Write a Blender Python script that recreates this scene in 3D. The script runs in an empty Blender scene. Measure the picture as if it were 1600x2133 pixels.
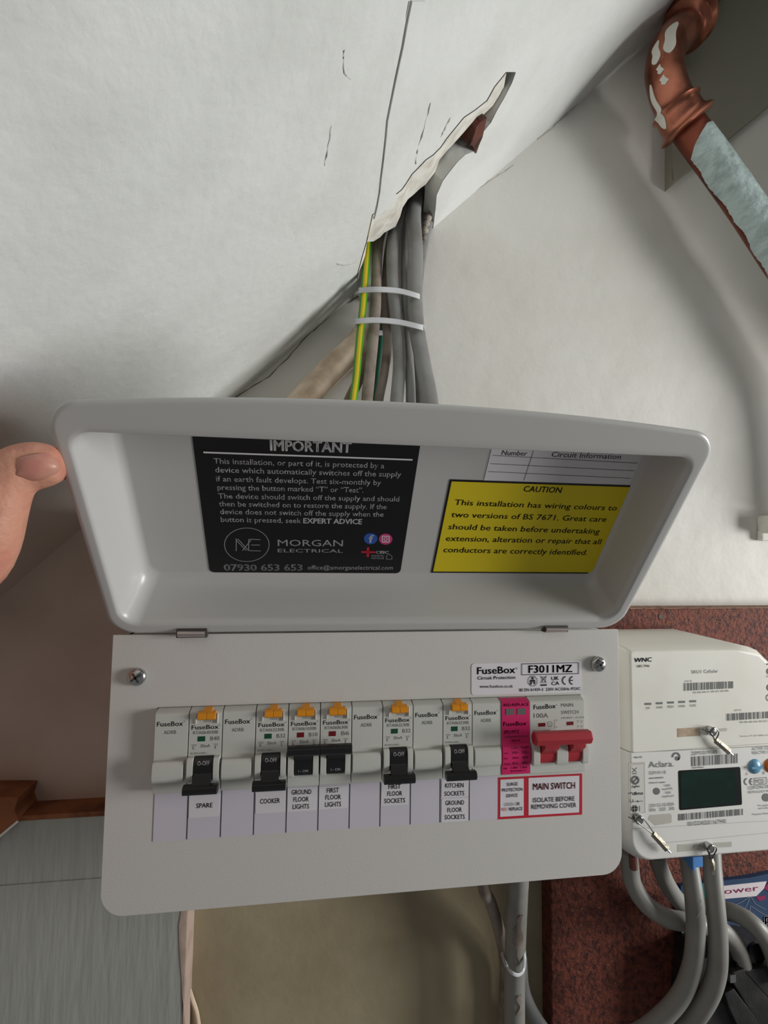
import bpy, bmesh, math, random
from mathutils import Vector as V, Matrix
from mathutils.geometry import tessellate_polygon
random.seed(7)
S = bpy.context.scene
COL = S.collection
# Working coordinates: X right, Y up, Z out of the wall towards the viewer (metres).
def W(p): return V((p[0], -p[2], p[1]))
# ------------------------------------------------------------------ camera
RX = ((0.9897, -0.0224, -0.1412), (0.0131, 0.9977, -0.0661), (0.1424, 0.0636, 0.9878))
CAM = V((.0828, .1642, .3018)); F = 1046.0
def ray(px, py):
    a = ((px-800)/F, -(py-1066.5)/F, -1.0)
    return V([sum(RX[i][j]*a[j] for j in range(3)) for i in range(3)])
def P(px, py, z):
    d = ray(px, py); return CAM + d*((z-CAM.z)/d.z)
cd = bpy.data.cameras.new('camera'); co = bpy.data.objects.new('camera', cd); COL.objects.link(co)
cd.sensor_fit = 'HORIZONTAL'; cd.sensor_width = 36; cd.lens = F/1600*36; cd.clip_start = .01
m = Matrix([[RX[i][j] for j in range(3)] for i in range(3)])
ax = [W((m[0][j], m[1][j], m[2][j])) for j in range(3)]
M4 = Matrix.Identity(4)
for j in range(3):
    ax[j].normalize()
    for i in range(3): M4[i][j] = ax[j][i]
M4.translation = W(CAM)
co.matrix_world = M4
S.camera = co
# ------------------------------------------------------------------ light
wd = bpy.data.worlds.new('world'); S.world = wd; wd.use_nodes = True
wd.node_tree.nodes['Background'].inputs[0].default_value = (.93, .97, 1.0, 1)
wn = wd.node_tree; bgn = wn.nodes['Background']           # dim room: floor and facing side brighter than the underside of the stairs above
tcw = wn.nodes.new('ShaderNodeTexCoord'); spw = wn.nodes.new('ShaderNodeSeparateXYZ'); wn.links.new(tcw.outputs['Generated'], spw.inputs[0])
mrw = wn.nodes.new('ShaderNodeMapRange'); mrw.inputs['From Min'].default_value = -.35; mrw.inputs['From Max'].default_value = .55
mrw.inputs['To Min'].default_value = .15; mrw.inputs['To Max'].default_value = .012
wn.links.new(spw.outputs['Z'], mrw.inputs[0]); wn.links.new(mrw.outputs[0], bgn.inputs[1])
def area(name, pos, target, sx, sy, power, col):
    l = bpy.data.lights.new(name, 'AREA'); l.shape = 'RECTANGLE'; l.size = sx; l.size_y = sy
    l.energy = power; l.color = col
    o = bpy.data.objects.new(name, l); COL.objects.link(o)
    o.location = W(pos); d = W(target)-W(pos); o.rotation_euler = d.to_track_quat('-Z', 'Y').to_euler()
    return o
area('window_daylight', (1.45, .10, .45), (.15, .2, -.05), .36, .45, 16.5, (1.0, .995, .98))
area('room_daylight', (1.5, 1.25, 1.5), (.1, .0, -.1), .35, .35, .5, (1, .98, .95))
vs = S.view_settings
vs.view_transform = 'Standard'; vs.look = 'None'; vs.gamma = 1; vs.use_curve_mapping = False; vs.exposure = 0.0
# ------------------------------------------------------------------ materials
def lin(c):
    return tuple(((x/255)/12.92 if x/255 <= .04045 else ((x/255+.055)/1.055)**2.4) for x in c) + (1,)
def mat(name, col, rough=.5, metal=0, bump=0, bscale=200, var=None, vscale=30, spec=.5, vlo=.45, vhi=.65, stretch=None, coat=0):
    mt = bpy.data.materials.new(name); mt.use_nodes = True
    nt = mt.node_tree; b = nt.nodes['Principled BSDF']
    b.inputs['Base Color'].default_value = lin(col); b.inputs['Roughness'].default_value = rough
    b.inputs['Metallic'].default_value = metal; b.inputs['Specular IOR Level'].default_value = spec
    b.inputs['Coat Weight'].default_value = coat; b.inputs['Coat Roughness'].default_value = .15
    tc = nt.nodes.new('ShaderNodeTexCoord'); src = tc.outputs['Object']
    if stretch:
        mp = nt.nodes.new('ShaderNodeMapping'); mp.inputs['Scale'].default_value = stretch
        nt.links.new(src, mp.inputs[0]); src = mp.outputs[0]
    if var:
        n = nt.nodes.new('ShaderNodeTexNoise'); n.inputs['Scale'].default_value = vscale; n.inputs['Detail'].default_value = 6
        nt.links.new(src, n.inputs['Vector'])
        r = nt.nodes.new('ShaderNodeValToRGB'); r.color_ramp.elements[0].position = vlo; r.color_ramp.elements[1].position = vhi
        r.color_ramp.elements[0].color = lin(col); r.color_ramp.elements[1].color = lin(var)
        nt.links.new(n.outputs['Fac'], r.inputs[0]); nt.links.new(r.outputs[0], b.inputs['Base Color'])
    if bump:
        n2 = nt.nodes.new('ShaderNodeTexNoise'); n2.inputs['Scale'].default_value = bscale; n2.inputs['Detail'].default_value = 5
        nt.links.new(src, n2.inputs['Vector'])
        bp = nt.nodes.new('ShaderNodeBump'); bp.inputs['Strength'].default_value = bump; bp.inputs['Distance'].default_value = .002
        nt.links.new(n2.outputs['Fac'], bp.inputs['Height']); nt.links.new(bp.outputs[0], b.inputs['Normal'])
    return mt
# wall: painted plaster; unpainted yellow-beige below the unit, pinkish bare plaster low on the left
def wall_mat():
    mt = mat('wall_paint', (221, 219, 212), .62, bump=.35, bscale=60)
    nt = mt.node_tree; b = nt.nodes['Principled BSDF']
    tc = nt.nodes.new('ShaderNodeTexCoord'); sp = nt.nodes.new('ShaderNodeSeparateXYZ'); nt.links.new(tc.outputs['Object'], sp.inputs[0])
    def step(sock, edge, below, w=.004):
        r = nt.nodes.new('ShaderNodeMapRange'); r.inputs['From Min'].default_value = edge-w; r.inputs['From Max'].default_value = edge+w
        r.inputs['To Min'].default_value = 1 if below else 0; r.inputs['To Max'].default_value = 0 if below else 1
        nt.links.new(sock, r.inputs[0]); return r.outputs[0]
    def mix(fac, a, bcol):
        x = nt.nodes.new('ShaderNodeMix'); x.data_type = 'RGBA'
        nt.links.new(fac, x.inputs[0])
        if isinstance(a, tuple): x.inputs[6].default_value = a
        else: nt.links.new(a, x.inputs[6])
        if isinstance(bcol, tuple): x.inputs[7].default_value = bcol
        else: nt.links.new(bcol, x.inputs[7])
        return x.outputs[2]
    def noise(scale, lo, hi, c0, c1):
        n = nt.nodes.new('ShaderNodeTexNoise'); n.inputs['Scale'].default_value = scale; n.inputs['Detail'].default_value = 6
        nt.links.new(tc.outputs['Object'], n.inputs['Vector'])
        r = nt.nodes.new('ShaderNodeValToRGB'); r.color_ramp.elements[0].position = lo; r.color_ramp.elements[1].position = hi
        r.color_ramp.elements[0].color = lin(c0); r.color_ramp.elements[1].color = lin(c1)
        nt.links.new(n.outputs['Fac'], r.inputs[0]); return r.outputs[0]
    up = noise(9, .4, .75, (222, 220, 213), (208, 205, 196))
    low = noise(14, .38, .7, (166, 154, 126), (150, 136, 108))
    pk = noise(12, .4, .7, (212, 192, 178), (192, 172, 158))
    c = mix(step(sp.outputs['Z'], .03, True), up, low)
    mul = nt.nodes.new('ShaderNodeMath'); mul.operation = 'MULTIPLY'
    nt.links.new(step(sp.outputs['X'], -.02, True), mul.inputs[0]); nt.links.new(step(sp.outputs['Z'], .2, True, .05), mul.inputs[1])
    c = mix(mul.outputs[0], c, pk)
    nt.links.new(c, b.inputs['Base Color'])
    return mt
def soffit_mat():
    mt = mat('soffit_paint', (218, 220, 217), .6, bump=.32, bscale=150, var=(208, 210, 206), vscale=14)
    nt = mt.node_tree; b = nt.nodes['Principled BSDF']; src = b.inputs['Base Color'].links[0].from_socket
    tc = nt.nodes.new('ShaderNodeTexCoord'); sp = nt.nodes.new('ShaderNodeSeparateXYZ'); nt.links.new(tc.outputs['Object'], sp.inputs[0])
    r = nt.nodes.new('ShaderNodeMapRange'); r.inputs['From Min'].default_value = .17; r.inputs['From Max'].default_value = .235
    nt.links.new(sp.outputs['Z'], r.inputs[0]); x = nt.nodes.new('ShaderNodeMix'); x.data_type = 'RGBA'
    nt.links.new(r.outputs[0], x.inputs[0]); x.inputs[6].default_value = lin((206, 186, 172)); nt.links.new(src, x.inputs[7]); nt.links.new(x.outputs[2], b.inputs['Base Color'])
    return mt
MT = dict(
 wall=wall_mat(),
 soffit=soffit_mat(),
 plaster=mat('bare_plaster', (222, 220, 212), .85, bump=.6, bscale=130, var=(196, 190, 178), vscale=60),
 plaster_dirty=mat('dirty_plaster', (176, 170, 158), .9, bump=.8, bscale=160, var=(110, 92, 76), vscale=70),
 crack=mat('crack_dirt', (120, 110, 100), .95),
 cracklight=mat('crack_edge', (188, 187, 182), .9),
 brown_lath=mat('brown_lath', (96, 52, 40), .9, bump=.9, bscale=220, var=(52, 28, 22), vscale=120),
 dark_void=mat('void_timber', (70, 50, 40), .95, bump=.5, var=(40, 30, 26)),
 steel=mat('white_powder_coat', (207, 204, 199), .40, bump=.05, bscale=900, spec=.45),
 lidm=mat('white_lid_plastic', (191, 190, 187), .3, spec=.45),
 inner=mat('enclosure_inside', (60, 58, 55), .6),
 chrome=mat('zinc_screw', (190, 190, 188), .22, 1),
 hinge=mat('hinge_steel', (206, 192, 188), .4, 1),
 grey_plastic=mat('breaker_grey', (200, 201, 194), .42, spec=.4, bump=.04, bscale=900),
 black_plastic=mat('toggle_black', (22, 22, 23), .38),
 orange=mat('test_orange', (226, 146, 22), .4),
 red=mat('switch_red', (172, 44, 54), .42),
 red_dark=mat('flag_red', (112, 16, 26), .4),
 green=mat('flag_green', (8, 74, 48), .4),
 pink=mat('pink_label', (205, 22, 98), .5),
 window_grey=mat('indicator_grey', (104, 106, 102), .3),
 ink=mat('black_ink', (20, 20, 22), .6),
 ink_grey=mat('grey_ink', (104, 106, 106), .6),
 ink_red=mat('red_ink', (188, 16, 44), .6),
 ink_white=mat('white_ink', (226, 224, 224), .6),
 ink_silver=mat('silver_ink', (150, 150, 152), .6),
 ink_green=mat('green_ink', (128, 140, 130), .6),
 strip=mat('label_strip_paper', (206, 201, 211), .6),
 paper=mat('label_paper', (222, 218, 222), .55),
 sticker_black=mat('sticker_black', (11, 9, 11), .3),
 sticker_yellow=mat('sticker_yellow', (222, 200, 10), .55),
 blue_icon=mat('icon_blue', (40, 84, 168), .5), pink_icon=mat('icon_pink', (196, 58, 120), .5), orange_icon=mat('icon_orange', (226, 130, 70), .5),
 cable_grey=mat('cable_grey', (140, 140, 139), .45, var=(122, 120, 116), vscale=40),
 cable_old=mat('cable_old_taupe', (146, 134, 124), .55, var=(112, 98, 88), vscale=50),
 cable_earth=mat('earth_green', (70, 150, 30), .4), cable_yellow=mat('earth_yellow', (214, 190, 30), .4),
 cable_green=mat('cable_dark_green', (16, 84, 62), .5),
 beige=mat('beige_sheath', (222, 202, 178), .6, var=(182, 158, 134), vscale=40, bump=.2),
 brownbit=mat('brown_bit', (120, 100, 86), .8),
 tie=mat('nylon_tie', (206, 208, 210), .35, spec=.5),
 copper=mat('copper', (182, 116, 94), .3, 1, var=(140, 84, 66), vscale=45, bump=.08, bscale=80),
 copper_dull=mat('copper_dull', (140, 78, 62), .45, .9, var=(104, 56, 46), vscale=60),
 paintblue=mat('pale_blue_gloss', (196, 214, 212), .35, bump=.7, bscale=90, var=(168, 184, 182), vscale=40, stretch=(3.2, 1, 3.0)),
 chip=mat('red_chipboard', (112, 52, 34), .75, bump=.7, bscale=350, var=(70, 24, 14), vscale=260, vlo=.42, vhi=.62),
 chip_edge=mat('chipboard_edge', (150, 118, 96), .85, bump=.6, bscale=300, var=(106, 64, 48), vscale=220),
 chipfleck=mat('chip_flecks', (170, 116, 84), .8),
 wood=mat('raw_wood', (150, 92, 56), .75, bump=.3, bscale=60, var=(104, 58, 36), vscale=40),
 greyboard=mat('grey_gloss_board', (170, 172, 165), .45, bump=.3, bscale=40, stretch=(5, 1, .7), var=(164, 166, 158), vscale=22),
 pinkedge=mat('bare_pink_plaster', (186, 164, 150), .8, bump=.4, bscale=90, var=(168, 146, 132), vscale=40),
 hub=mat('cream_hub', (229, 227, 217), .5, var=(218, 214, 200), vscale=18, vlo=.5, vhi=.8),
 meter=mat('white_meter', (226, 225, 220), .45),
 meter_recess=mat('meter_recess', (208, 206, 200), .5),
 meter_shade=mat('meter_slot', (186, 182, 172), .6),
 slot_dirty=mat('slot_dirty', (190, 170, 146), .8, var=(150, 122, 96), vscale=90),
 lcd=mat('lcd_glass', (8, 34, 26), .12, var=(12, 44, 34), vscale=60, coat=.5),
 lcdframe=mat('lcd_frame', (14, 16, 16), .3),
 bluebtn=mat('blue_button', (104, 156, 186), .35), orangebtn=mat('orange_button', (214, 110, 34), .35),
 tail=mat('tail_grey', (142, 141, 135), .45, var=(128, 126, 119), vscale=25),
 tailred=mat('tail_brown', (110, 62, 54), .5), blueclip=mat('blue_clip', (84, 140, 206), .45),
 seal_lead=mat('seal_lead', (150, 142, 126), .45, .6, bump=.5, bscale=300), wire=mat('seal_wire', (110, 108, 104), .35, 1),
 cutout=mat('black_cutout', (30, 29, 28), .5, bump=.2, bscale=200, var=(44, 42, 40), vscale=80),
 navy=mat('card_navy', (40, 66, 100), .5), teal=mat('card_teal', (30, 128, 124), .5), purple=mat('card_purple', (142, 34, 86), .5),
 cardwhite=mat('card_white', (226, 216, 218), .5),
 skin=mat('skin', (206, 148, 124), .5, var=(192, 116, 102), vscale=38, bump=.6, bscale=140, spec=.4),
 nail=mat('nail', (190, 126, 112), .36, var=(200, 146, 126), vscale=120),
)
b = MT['skin'].node_tree.nodes['Principled BSDF']; b.inputs['Subsurface Weight'].default_value = .12; b.inputs['Subsurface Radius'].default_value = (.006, .002, .001); b.inputs['Subsurface Scale'].default_value = .5
# ------------------------------------------------------------------ builders
LOC = {}
def tag(o, label=None, cat=None, group=None, kind=None):
    if label: o['label'] = label
    if cat: o['category'] = cat
    if group: o['group'] = group
    if kind: o['kind'] = kind
    return o
def thing(name, loc, label, cat, group=None):
    o = bpy.data.objects.new(name, None); COL.objects.link(o); o.location = W(loc); o.empty_display_size = .02
    LOC[o] = V(loc)
    return tag(o, label, cat, group)
def frame(t):
    z = V((0, 0, 1)); n = z - t*t.dot(z)
    if n.length < .05: n = V((0, 1, 0)) - t*t.dot(V((0, 1, 0)))
    n.normalize(); return n, t.cross(n)
def smoothpath(pts, per=8):
    pts = [V(p) for p in pts]
    if len(pts) == 2: return [pts[0].lerp(pts[1], i/per) for i in range(per+1)]
    q = [pts[0]*2-pts[1]] + pts + [pts[-1]*2-pts[-2]]; out = []
    for i in range(1, len(q)-2):
        for k in range(per):
            t = k/per; a, b_, c, d = q[i-1], q[i], q[i+1], q[i+2]
            out.append(.5*((2*b_)+(c-a)*t+(2*a-5*b_+4*c-d)*t*t+(3*b_-a-3*c+d)*t**3))
    out.append(pts[-1]); return out
class MB:
    def __init__(s): s.v = []; s.f = []
    def add(s, vs, fs):
        o = len(s.v); s.v += [V(x) for x in vs]; s.f += [tuple(i+o for i in f) for f in fs]; return s
    def box(s, x0, x1, y0, y1, z0, z1):
        return s.add([(x, y, z) for x in (x0, x1) for y in (y0, y1) for z in (z0, z1)],
                     [(0, 1, 3, 2), (4, 6, 7, 5), (0, 4, 5, 1), (2, 3, 7, 6), (0, 2, 6, 4), (1, 5, 7, 3)])
    def prismx(s, prof, x0, x1):            # prof: (y,z) polygon
        n = len(prof); vs = [(x0, y, z) for y, z in prof] + [(x1, y, z) for y, z in prof]
        return s.add(vs, [tuple(range(n))[::-1], tuple(range(n, 2*n))] + [(i, (i+1) % n, n+(i+1) % n, n+i) for i in range(n)])
    def slab(s, poly, n, t):                # polygon of 3-D points extruded back along -n by t
        k = len(poly); poly = [V(p) for p in poly]; n = V(n)
        tri = tessellate_polygon([poly])
        vs = poly + [p-n*t for p in poly]
        return s.add(vs, [tuple(x) for x in tri] + [tuple(i+k for i in x[::-1]) for x in tri] + [(i, i+k, (i+1) % k+k, (i+1) % k) for i in range(k)])
    def loops(s, L, cap0=False, cap1=False):
        o = len(s.v); n = len(L[0])
        for l in L: s.v += [V(p) for p in l]
        for j in range(len(L)-1):
            for i in range(n):
                s.f.append((o+j*n+i, o+j*n+(i+1) % n, o+(j+1)*n+(i+1) % n, o+(j+1)*n+i))
        if cap0: s.f.append(tuple(o+i for i in range(n))[::-1])
        if cap1: s.f.append(tuple(o+(len(L)-1)*n+i for i in range(n)))
        return s
    def tube(s, pts, r, seg=14, per=8, ry=None, smooth=True):
        path = smoothpath(pts, per) if smooth else [V(p) for p in pts]
        L = []; N = len(path)
        for i, p in enumerate(path):
            t = (path[min(i+1, N-1)]-path[max(i-1, 0)]).normalized(); n, b_ = frame(t)
            rr = r(i/(N-1)) if callable(r) else r; r2 = ry or rr
            L.append([p + n*(math.cos(a)*r2) + b_*(math.sin(a)*rr) for a in [2*math.pi*k/seg for k in range(seg)]])
        return s.loops(L, True, True)
    def shell(s, path, r, a0, a1, th=.0006, seg=10):   # coat over part of a tube, a0/a1 callables of t in degrees
        N = len(path); L = []
        for i, p in enumerate(path):
            t = (path[min(i+1, N-1)]-path[max(i-1, 0)]).normalized(); n, b_ = frame(t); u = i/(N-1)
            A0, A1 = math.radians(a0(u)), math.radians(a1(u)); rr = r(u) if callable(r) else r
            ang = [A0+(A1-A0)*k/seg for k in range(seg+1)]
            L.append([p+n*math.cos(a)*(rr+th)+b_*math.sin(a)*(rr+th) for a in ang]+[p+n*math.cos(a)*(rr-.0005)+b_*math.sin(a)*(rr-.0005) for a in ang[::-1]])
        return s.loops(L, True, True)
    def cyl(s, c, axis, r, h, seg=24, r2=None):
        c = V(c); axis = V(axis).normalized(); n, b_ = frame(axis); r2 = r if r2 is None else r2
        L = [[c+axis*hh+n*math.cos(a)*rr+b_*math.sin(a)*rr for a in [2*math.pi*k/seg for k in range(seg)]] for hh, rr in ((0, r), (h, r2))]
        return s.loops(L, True, True)
    def dome(s, c, axis, r, h, seg=24, rings=6):
        c = V(c); axis = V(axis).normalized(); n, b_ = frame(axis)
        L = [[c+axis*(h*math.sin(q))+(n*math.cos(a)+b_*math.sin(a))*max(r*math.cos(q), 1e-5) for a in [2*math.pi*k/seg for k in range(seg)]] for q in [math.pi/2*j/rings for j in range(rings+1)]]
        return s.loops(L, True, True)
    def build(s, name, mt, parent=None, ang=32, bevel=0, bseg=2, wn=False):
        bm = bmesh.new(); base = V((0, 0, 0)); q = parent
        base = LOC.get(parent, V((0, 0, 0)))
        vv = [bm.verts.new(W(p-base)) for p in s.v]
        for f in s.f:
            try: bm.faces.new([vv[i] for i in f])
            except ValueError: pass
        bm.normal_update()
        bmesh.ops.recalc_face_normals(bm, faces=bm.faces[:])
        if bevel:
            bmesh.ops.remove_doubles(bm, verts=bm.verts[:], dist=1e-6)
            es = [e for e in bm.edges if len(e.link_faces) == 2 and e.calc_face_angle(0) > math.radians(30)]
            bmesh.ops.bevel(bm, geom=es, offset=bevel, offset_type='OFFSET', segments=bseg, profile=.5, affect='EDGES', clamp_overlap=True)
        bm.normal_update()
        for f in bm.faces: f.smooth = True
        for e in bm.edges:
            if len(e.link_faces) != 2 or e.calc_face_angle(0) > math.radians(ang): e.smooth = False
        me = bpy.data.meshes.new(name); bm.to_mesh(me); bm.free()
        mt = MT[mt] if isinstance(mt, str) else mt
        me.materials.append(mt)
        o = bpy.data.objects.new(name, me); COL.objects.link(o)
        if bevel or wn: w = o.modifiers.new('weighted_normal', 'WEIGHTED_NORMAL'); w.keep_sharp = True; w.weight = 60
        if parent is not None:
            o.parent = parent; LOC[o] = base
        return o
# ------------------------------------------------------------------ planes and lettering
class PL:
    def __init__(s, o, u, v):
        s.o = V(o); s.u = V(u).normalized(); s.v = V(v).normalized(); s.n = s.u.cross(s.v)
    def hit(s, px, py):
        r = ray(px, py); t = (s.o-CAM).dot(s.n)/r.dot(s.n); X = CAM+r*t-s.o
        return X.dot(s.u), X.dot(s.v)
    def pt(s, a, b_, lift=0): return s.o+s.u*a+s.v*b_+s.n*lift
    def px(s, px, py, lift=0): a, b_ = s.hit(px, py); return s.pt(a, b_, lift)
def FR(z): return PL((0, 0, z), (1, 0, 0), (0, 1, 0))
TC = {}
CAPH = [None]
def rawtext(t, bold=0):
    if CAPH[0] is None and t != 'H':
        CAPH[0] = 1.0; v_ = rawtext('H'); CAPH[0] = max(q[1] for q in v_[0])
    k = (t, bold)
    if k in TC: return TC[k]
    ch_ = CAPH[0] or 1.0
    c = bpy.data.curves.new('t', 'FONT'); c.body = t; c.size = 1; c.resolution_u = 2
    o = bpy.data.objects.new('t', c); COL.objects.link(o)
    dg = bpy.context.evaluated_depsgraph_get(); dg.update()
    me = o.evaluated_get(dg).to_mesh()
    vs = [(v.co.x, v.co.y) for v in me.vertices]; fs = [tuple(p.vertices) for p in me.polygons]
    o.evaluated_get(dg).to_mesh_clear(); bpy.data.objects.remove(o); bpy.data.curves.remove(c)
    if bold:
        n_ = len(vs); b_ = bold*.7; v0 = vs; f0 = fs; vs = []; fs = []
        for q, (sx, sy) in enumerate(((-b_, 0), (b_, 0), (0, b_*.6), (0, -b_*.6))): vs += [(x+sx, y+sy) for x, y in v0]; fs += [tuple(i+q*n_ for i in f) for f in f0]
    x0 = min(v[0] for v in vs); x1 = max(v[0] for v in vs)
    TC[k] = ([((x-x0)/(x1-x0), y/ch_) for x, y in vs], fs, (x1-x0)/ch_)   # x in 0..1, y in cap heights
    return TC[k]
def text(mb, pl, t, L, R, cap=None, bold=0, lift=.00012, shear=0, zfn=None):
    """lettering between two baseline pixels L and R on plane pl; cap = cap height in pixels."""
    vs, fs, asp = rawtext(t, bold)
    a0, b0 = pl.hit(*L); a1, b1 = pl.hit(*R); w = math.hypot(a1-a0, b1-b0); dx, dy = (a1-a0)/w, (b1-b0)/w
    if cap:
        mx, my = (L[0]+R[0])/2, (L[1]+R[1])/2
        q0 = pl.hit(mx, my); q1 = pl.hit(mx, my-cap); h = abs(q1[1]-q0[1])
    else: h = w/asp
    out = []
    for x, y in vs:
        X = x*w+shear*y*h; Y = y*h
        p = pl.pt(a0+dx*X-dy*Y, b0+dy*X+dx*Y, lift)
        if zfn: p.z = zfn(p.y)+lift
        out.append(p)
    mb.add(out, fs)
def crop(ox, oy, s):
    return lambda x, y: (ox+x/s, oy+y/s)
def quadpx(mb, pl, pts, lift0, lift1):
    q = [pl.px(*p, lift1) for p in pts]; mb.slab(q, pl.n, lift1-lift0); return mb
def linepx(mb, pl, pts, w, lift=.00014, close=False):
    q = [pl.hit(*p) for p in pts]
    if close: q.append(q[0])
    for (a0, b0), (a1, b1) in zip(q[:-1], q[1:]):
        l = math.hypot(a1-a0, b1-b0) or 1e-6; nx, ny = -(b1-b0)/l*w/2, (a1-a0)/l*w/2
        mb.add([pl.pt(a0+nx, b0+ny, lift), pl.pt(a0-nx, b0-ny, lift), pl.pt(a1-nx, b1-ny, lift), pl.pt(a1+nx, b1+ny, lift)], [(0, 1, 2, 3)])
def ringpx(mb, pl, c, rx, ry, w, lift=.00014, seg=40):
    linepx(mb, pl, [(c[0]+rx*math.cos(2*math.pi*k/seg), c[1]+ry*math.sin(2*math.pi*k/seg)) for k in range(seg)], w, lift, True)
def discpx(mb, pl, c, rx, ry, lift=.00014, seg=32):
    mb.add([pl.px(c[0]+rx*math.cos(2*math.pi*k/seg), c[1]+ry*math.sin(2*math.pi*k/seg), lift) for k in range(seg)], [tuple(range(seg))])
def barcode(mb, pl, tl, tr, br, bl, n=34, seed=1, lift=.00012):
    rnd = random.Random(seed); w = [rnd.choice((1, 1, 2, 3)) for _ in range(2*n+1)]; tot = sum(w); x = 0
    T0, T1, B0, B1 = [V(pl.hit(*q)) for q in (tl, tr, bl, br)]
    for i, ww in enumerate(w):
        if i % 2 == 0:
            u0, u1 = x/tot, (x+ww)/tot
            mb.add([pl.pt(*T0.lerp(T1, u0), lift), pl.pt(*T0.lerp(T1, u1), lift), pl.pt(*B0.lerp(B1, u1), lift), pl.pt(*B0.lerp(B1, u0), lift)], [(0, 1, 2, 3)])
        x += ww
def rrect(x0, x1, y0, y1, r, k=6, corners=(1, 1, 1, 1)):   # bl, br, tr, tl
    out = []
    for (cx, cy, a0), on in zip(((x0+r, y0+r, 180), (x1-r, y0+r, 270), (x1-r, y1-r, 0), (x0+r, y1-r, 90)), corners):
        for i in range(k+1):
            a = math.radians(a0+90*i/k)
            if on: out.append((cx+r*math.cos(a), cy+r*math.sin(a)))
            elif i == 0: out.append((cx+(r if math.cos(math.radians(a0+45)) > 0 else -r), cy+(r if math.sin(math.radians(a0+45)) > 0 else -r)))
    return out
# ================================================================== SETTING
D = -.12
mb = MB(); mb.box(-.7, 1.2, -.7, 1.3, D-.06, D)
wall = mb.build('wall_back', 'wall'); tag(wall, kind='structure')
# sloping soffit under the stairs
A = P(480, 835, D); B = P(1440, 15, D); su = (B-A).normalized(); tilt = math.radians(5)
sperp = V((-su.y, su.x, 0)); sv = (V((0, 0, 1))*math.cos(tilt)+sperp*math.sin(tilt)).normalized()
SOF = PL(A, su, sv)
if SOF.n.dot(V((1, -1, 0))) < 0: SOFN = -SOF.n
else: SOFN = SOF.n
rag = lambda pts: [p for p in pts]
front = [(748, 590), (744, 572), (756, 528), (763, 505), (776, 446), (800, 437), (812, 420), (822, 406), (836, 395), (844, 384), (858, 362), (866, 354), (887, 332), (902, 322), (918, 306), (930, 288), (944, 271), (966, 244), (990, 228), (1014, 209), (1030, 180), (1054, 150)]
rightb = [(1074, 150), (1066, 172), (1049, 205), (1036, 227), (1022, 255), (1005, 275), (1000, 296), (988, 314), (968, 322), (953, 336), (940, 352), (922, 376), (914, 395), (909, 406), (907, 432), (903, 470)]
fr = [SOF.hit(*q) for q in front]; rt = [SOF.hit(*q) for q in rightb]
fr[0] = (fr[0][0], 0); rt[-1] = (rt[-1][0], 0)
outl = [(-.75, 0)] + fr + rt + [(1.25, 0), (1.25, .8), (-.75, .8)]
ST = .013
mb = MB(); mb.slab([SOF.pt(*q) for q in outl], SOFN, ST)
ceil = mb.build('ceiling', 'soffit'); tag(ceil, kind='structure')
# broken plasterboard edge along the left of the hole
back = [(757, 560), (752, 556), (757, 525), (763, 498), (778, 503), (792, 494), (800, 485), (824, 472), (834, 450), (839, 432), (850, 415), (861, 406), (876, 392), (887, 384), (905, 362), (909, 341), (918, 330), (931, 314), (945, 300), (968, 268), (1003, 247), (1040, 218)]
SOFB = PL(SOF.o-SOFN*(ST*.8), SOF.u, SOF.v)
mb = MB(); fl = [SOF.pt(*q)+SOFN*.0006 for q in fr]; bl = [SOFB.px(*q) for q in back]
mid = [a.lerp(b_, .5)+SOFN*random.uniform(.0006, .003) for a, b_ in zip(fl, bl)]
n = len(fl); bl2 = [p-SOFN*.006 for p in bl]
mb.add(fl+mid+bl+bl2, [(j*n+i, j*n+i+1, (j+1)*n+i+1, (j+1)*n+i) for j in range(3) for i in range(n-1)])
o = mb.build('broken_edge', 'plaster', ceil, ang=60); 
# raised filler patch and cracks on the soffit
seam = [(856, 0), (846, 50), (838, 95), (824, 160), (812, 220), (806, 250), (803, 285), (798, 330), (793, 370), (790, 400), (784, 432), (778, 455)]
ridge = [(826, 415), (822, 396), (828, 360), (834, 300), (838, 285), (846, 210), (856, 150), (866, 90), (876, 40), (884, 0)]
mb = MB(); mb.slab([SOF.px(*q)+SOFN*.0011 for q in seam+ridge], SOFN, .002)
mb.build('filler_patch', 'soffit', ceil)
def crackline(pts, r, name, mt, parent, pl, nrm):
    path = [pl.px(*q) for q in pts]; q = []
    for a, b_ in zip(path[:-1], path[1:]):
        for k in range(4): q.append(a.lerp(b_, k/4)+V((random.uniform(-1, 1), random.uniform(-1, 1), 0))*r*.8)
    q.append(path[-1]); mb = MB(); mb.tube(q, lambda t: r*(.35+.65*abs(math.sin(t*23+len(pts)*1.7))), seg=6, smooth=False); return mb.build(name, mt, parent)
crackline([(852, 2), (838, 95), (812, 220), (803, 285), (790, 400), (780, 446)], .0004, 'crack', 'cracklight', ceil, SOF, SOFN)
crackline([(896, 215), (886, 255), (872, 305), (866, 340)], .0008, 'crack', 'cracklight', ceil, SOF, SOFN)
crackline([(690, 262), (684, 300), (676, 345)], .0006, 'crack', 'cracklight', ceil, SOF, SOFN)
crackline([(938, 245), (925, 270), (918, 285)], .0007, 'crack', 'cracklight', ceil, SOF, SOFN)
crackline([(715, 105), (718, 150), (730, 165)], .0005, 'crack', 'cracklight', ceil, SOF, SOFN)
crackline([(700, 548), (722, 552), (745, 545)], .0007, 'crack', 'cracklight', ceil, SOF, SOFN)
WL = FR(D)
crackline([(1442, 12), (1425, 28), (1400, 45), (1370, 70), (1330, 100), (1300, 130), (1275, 152), (1252, 172)], .0008, 'crack', 'crack', wall, WL, WL.n)
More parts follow.
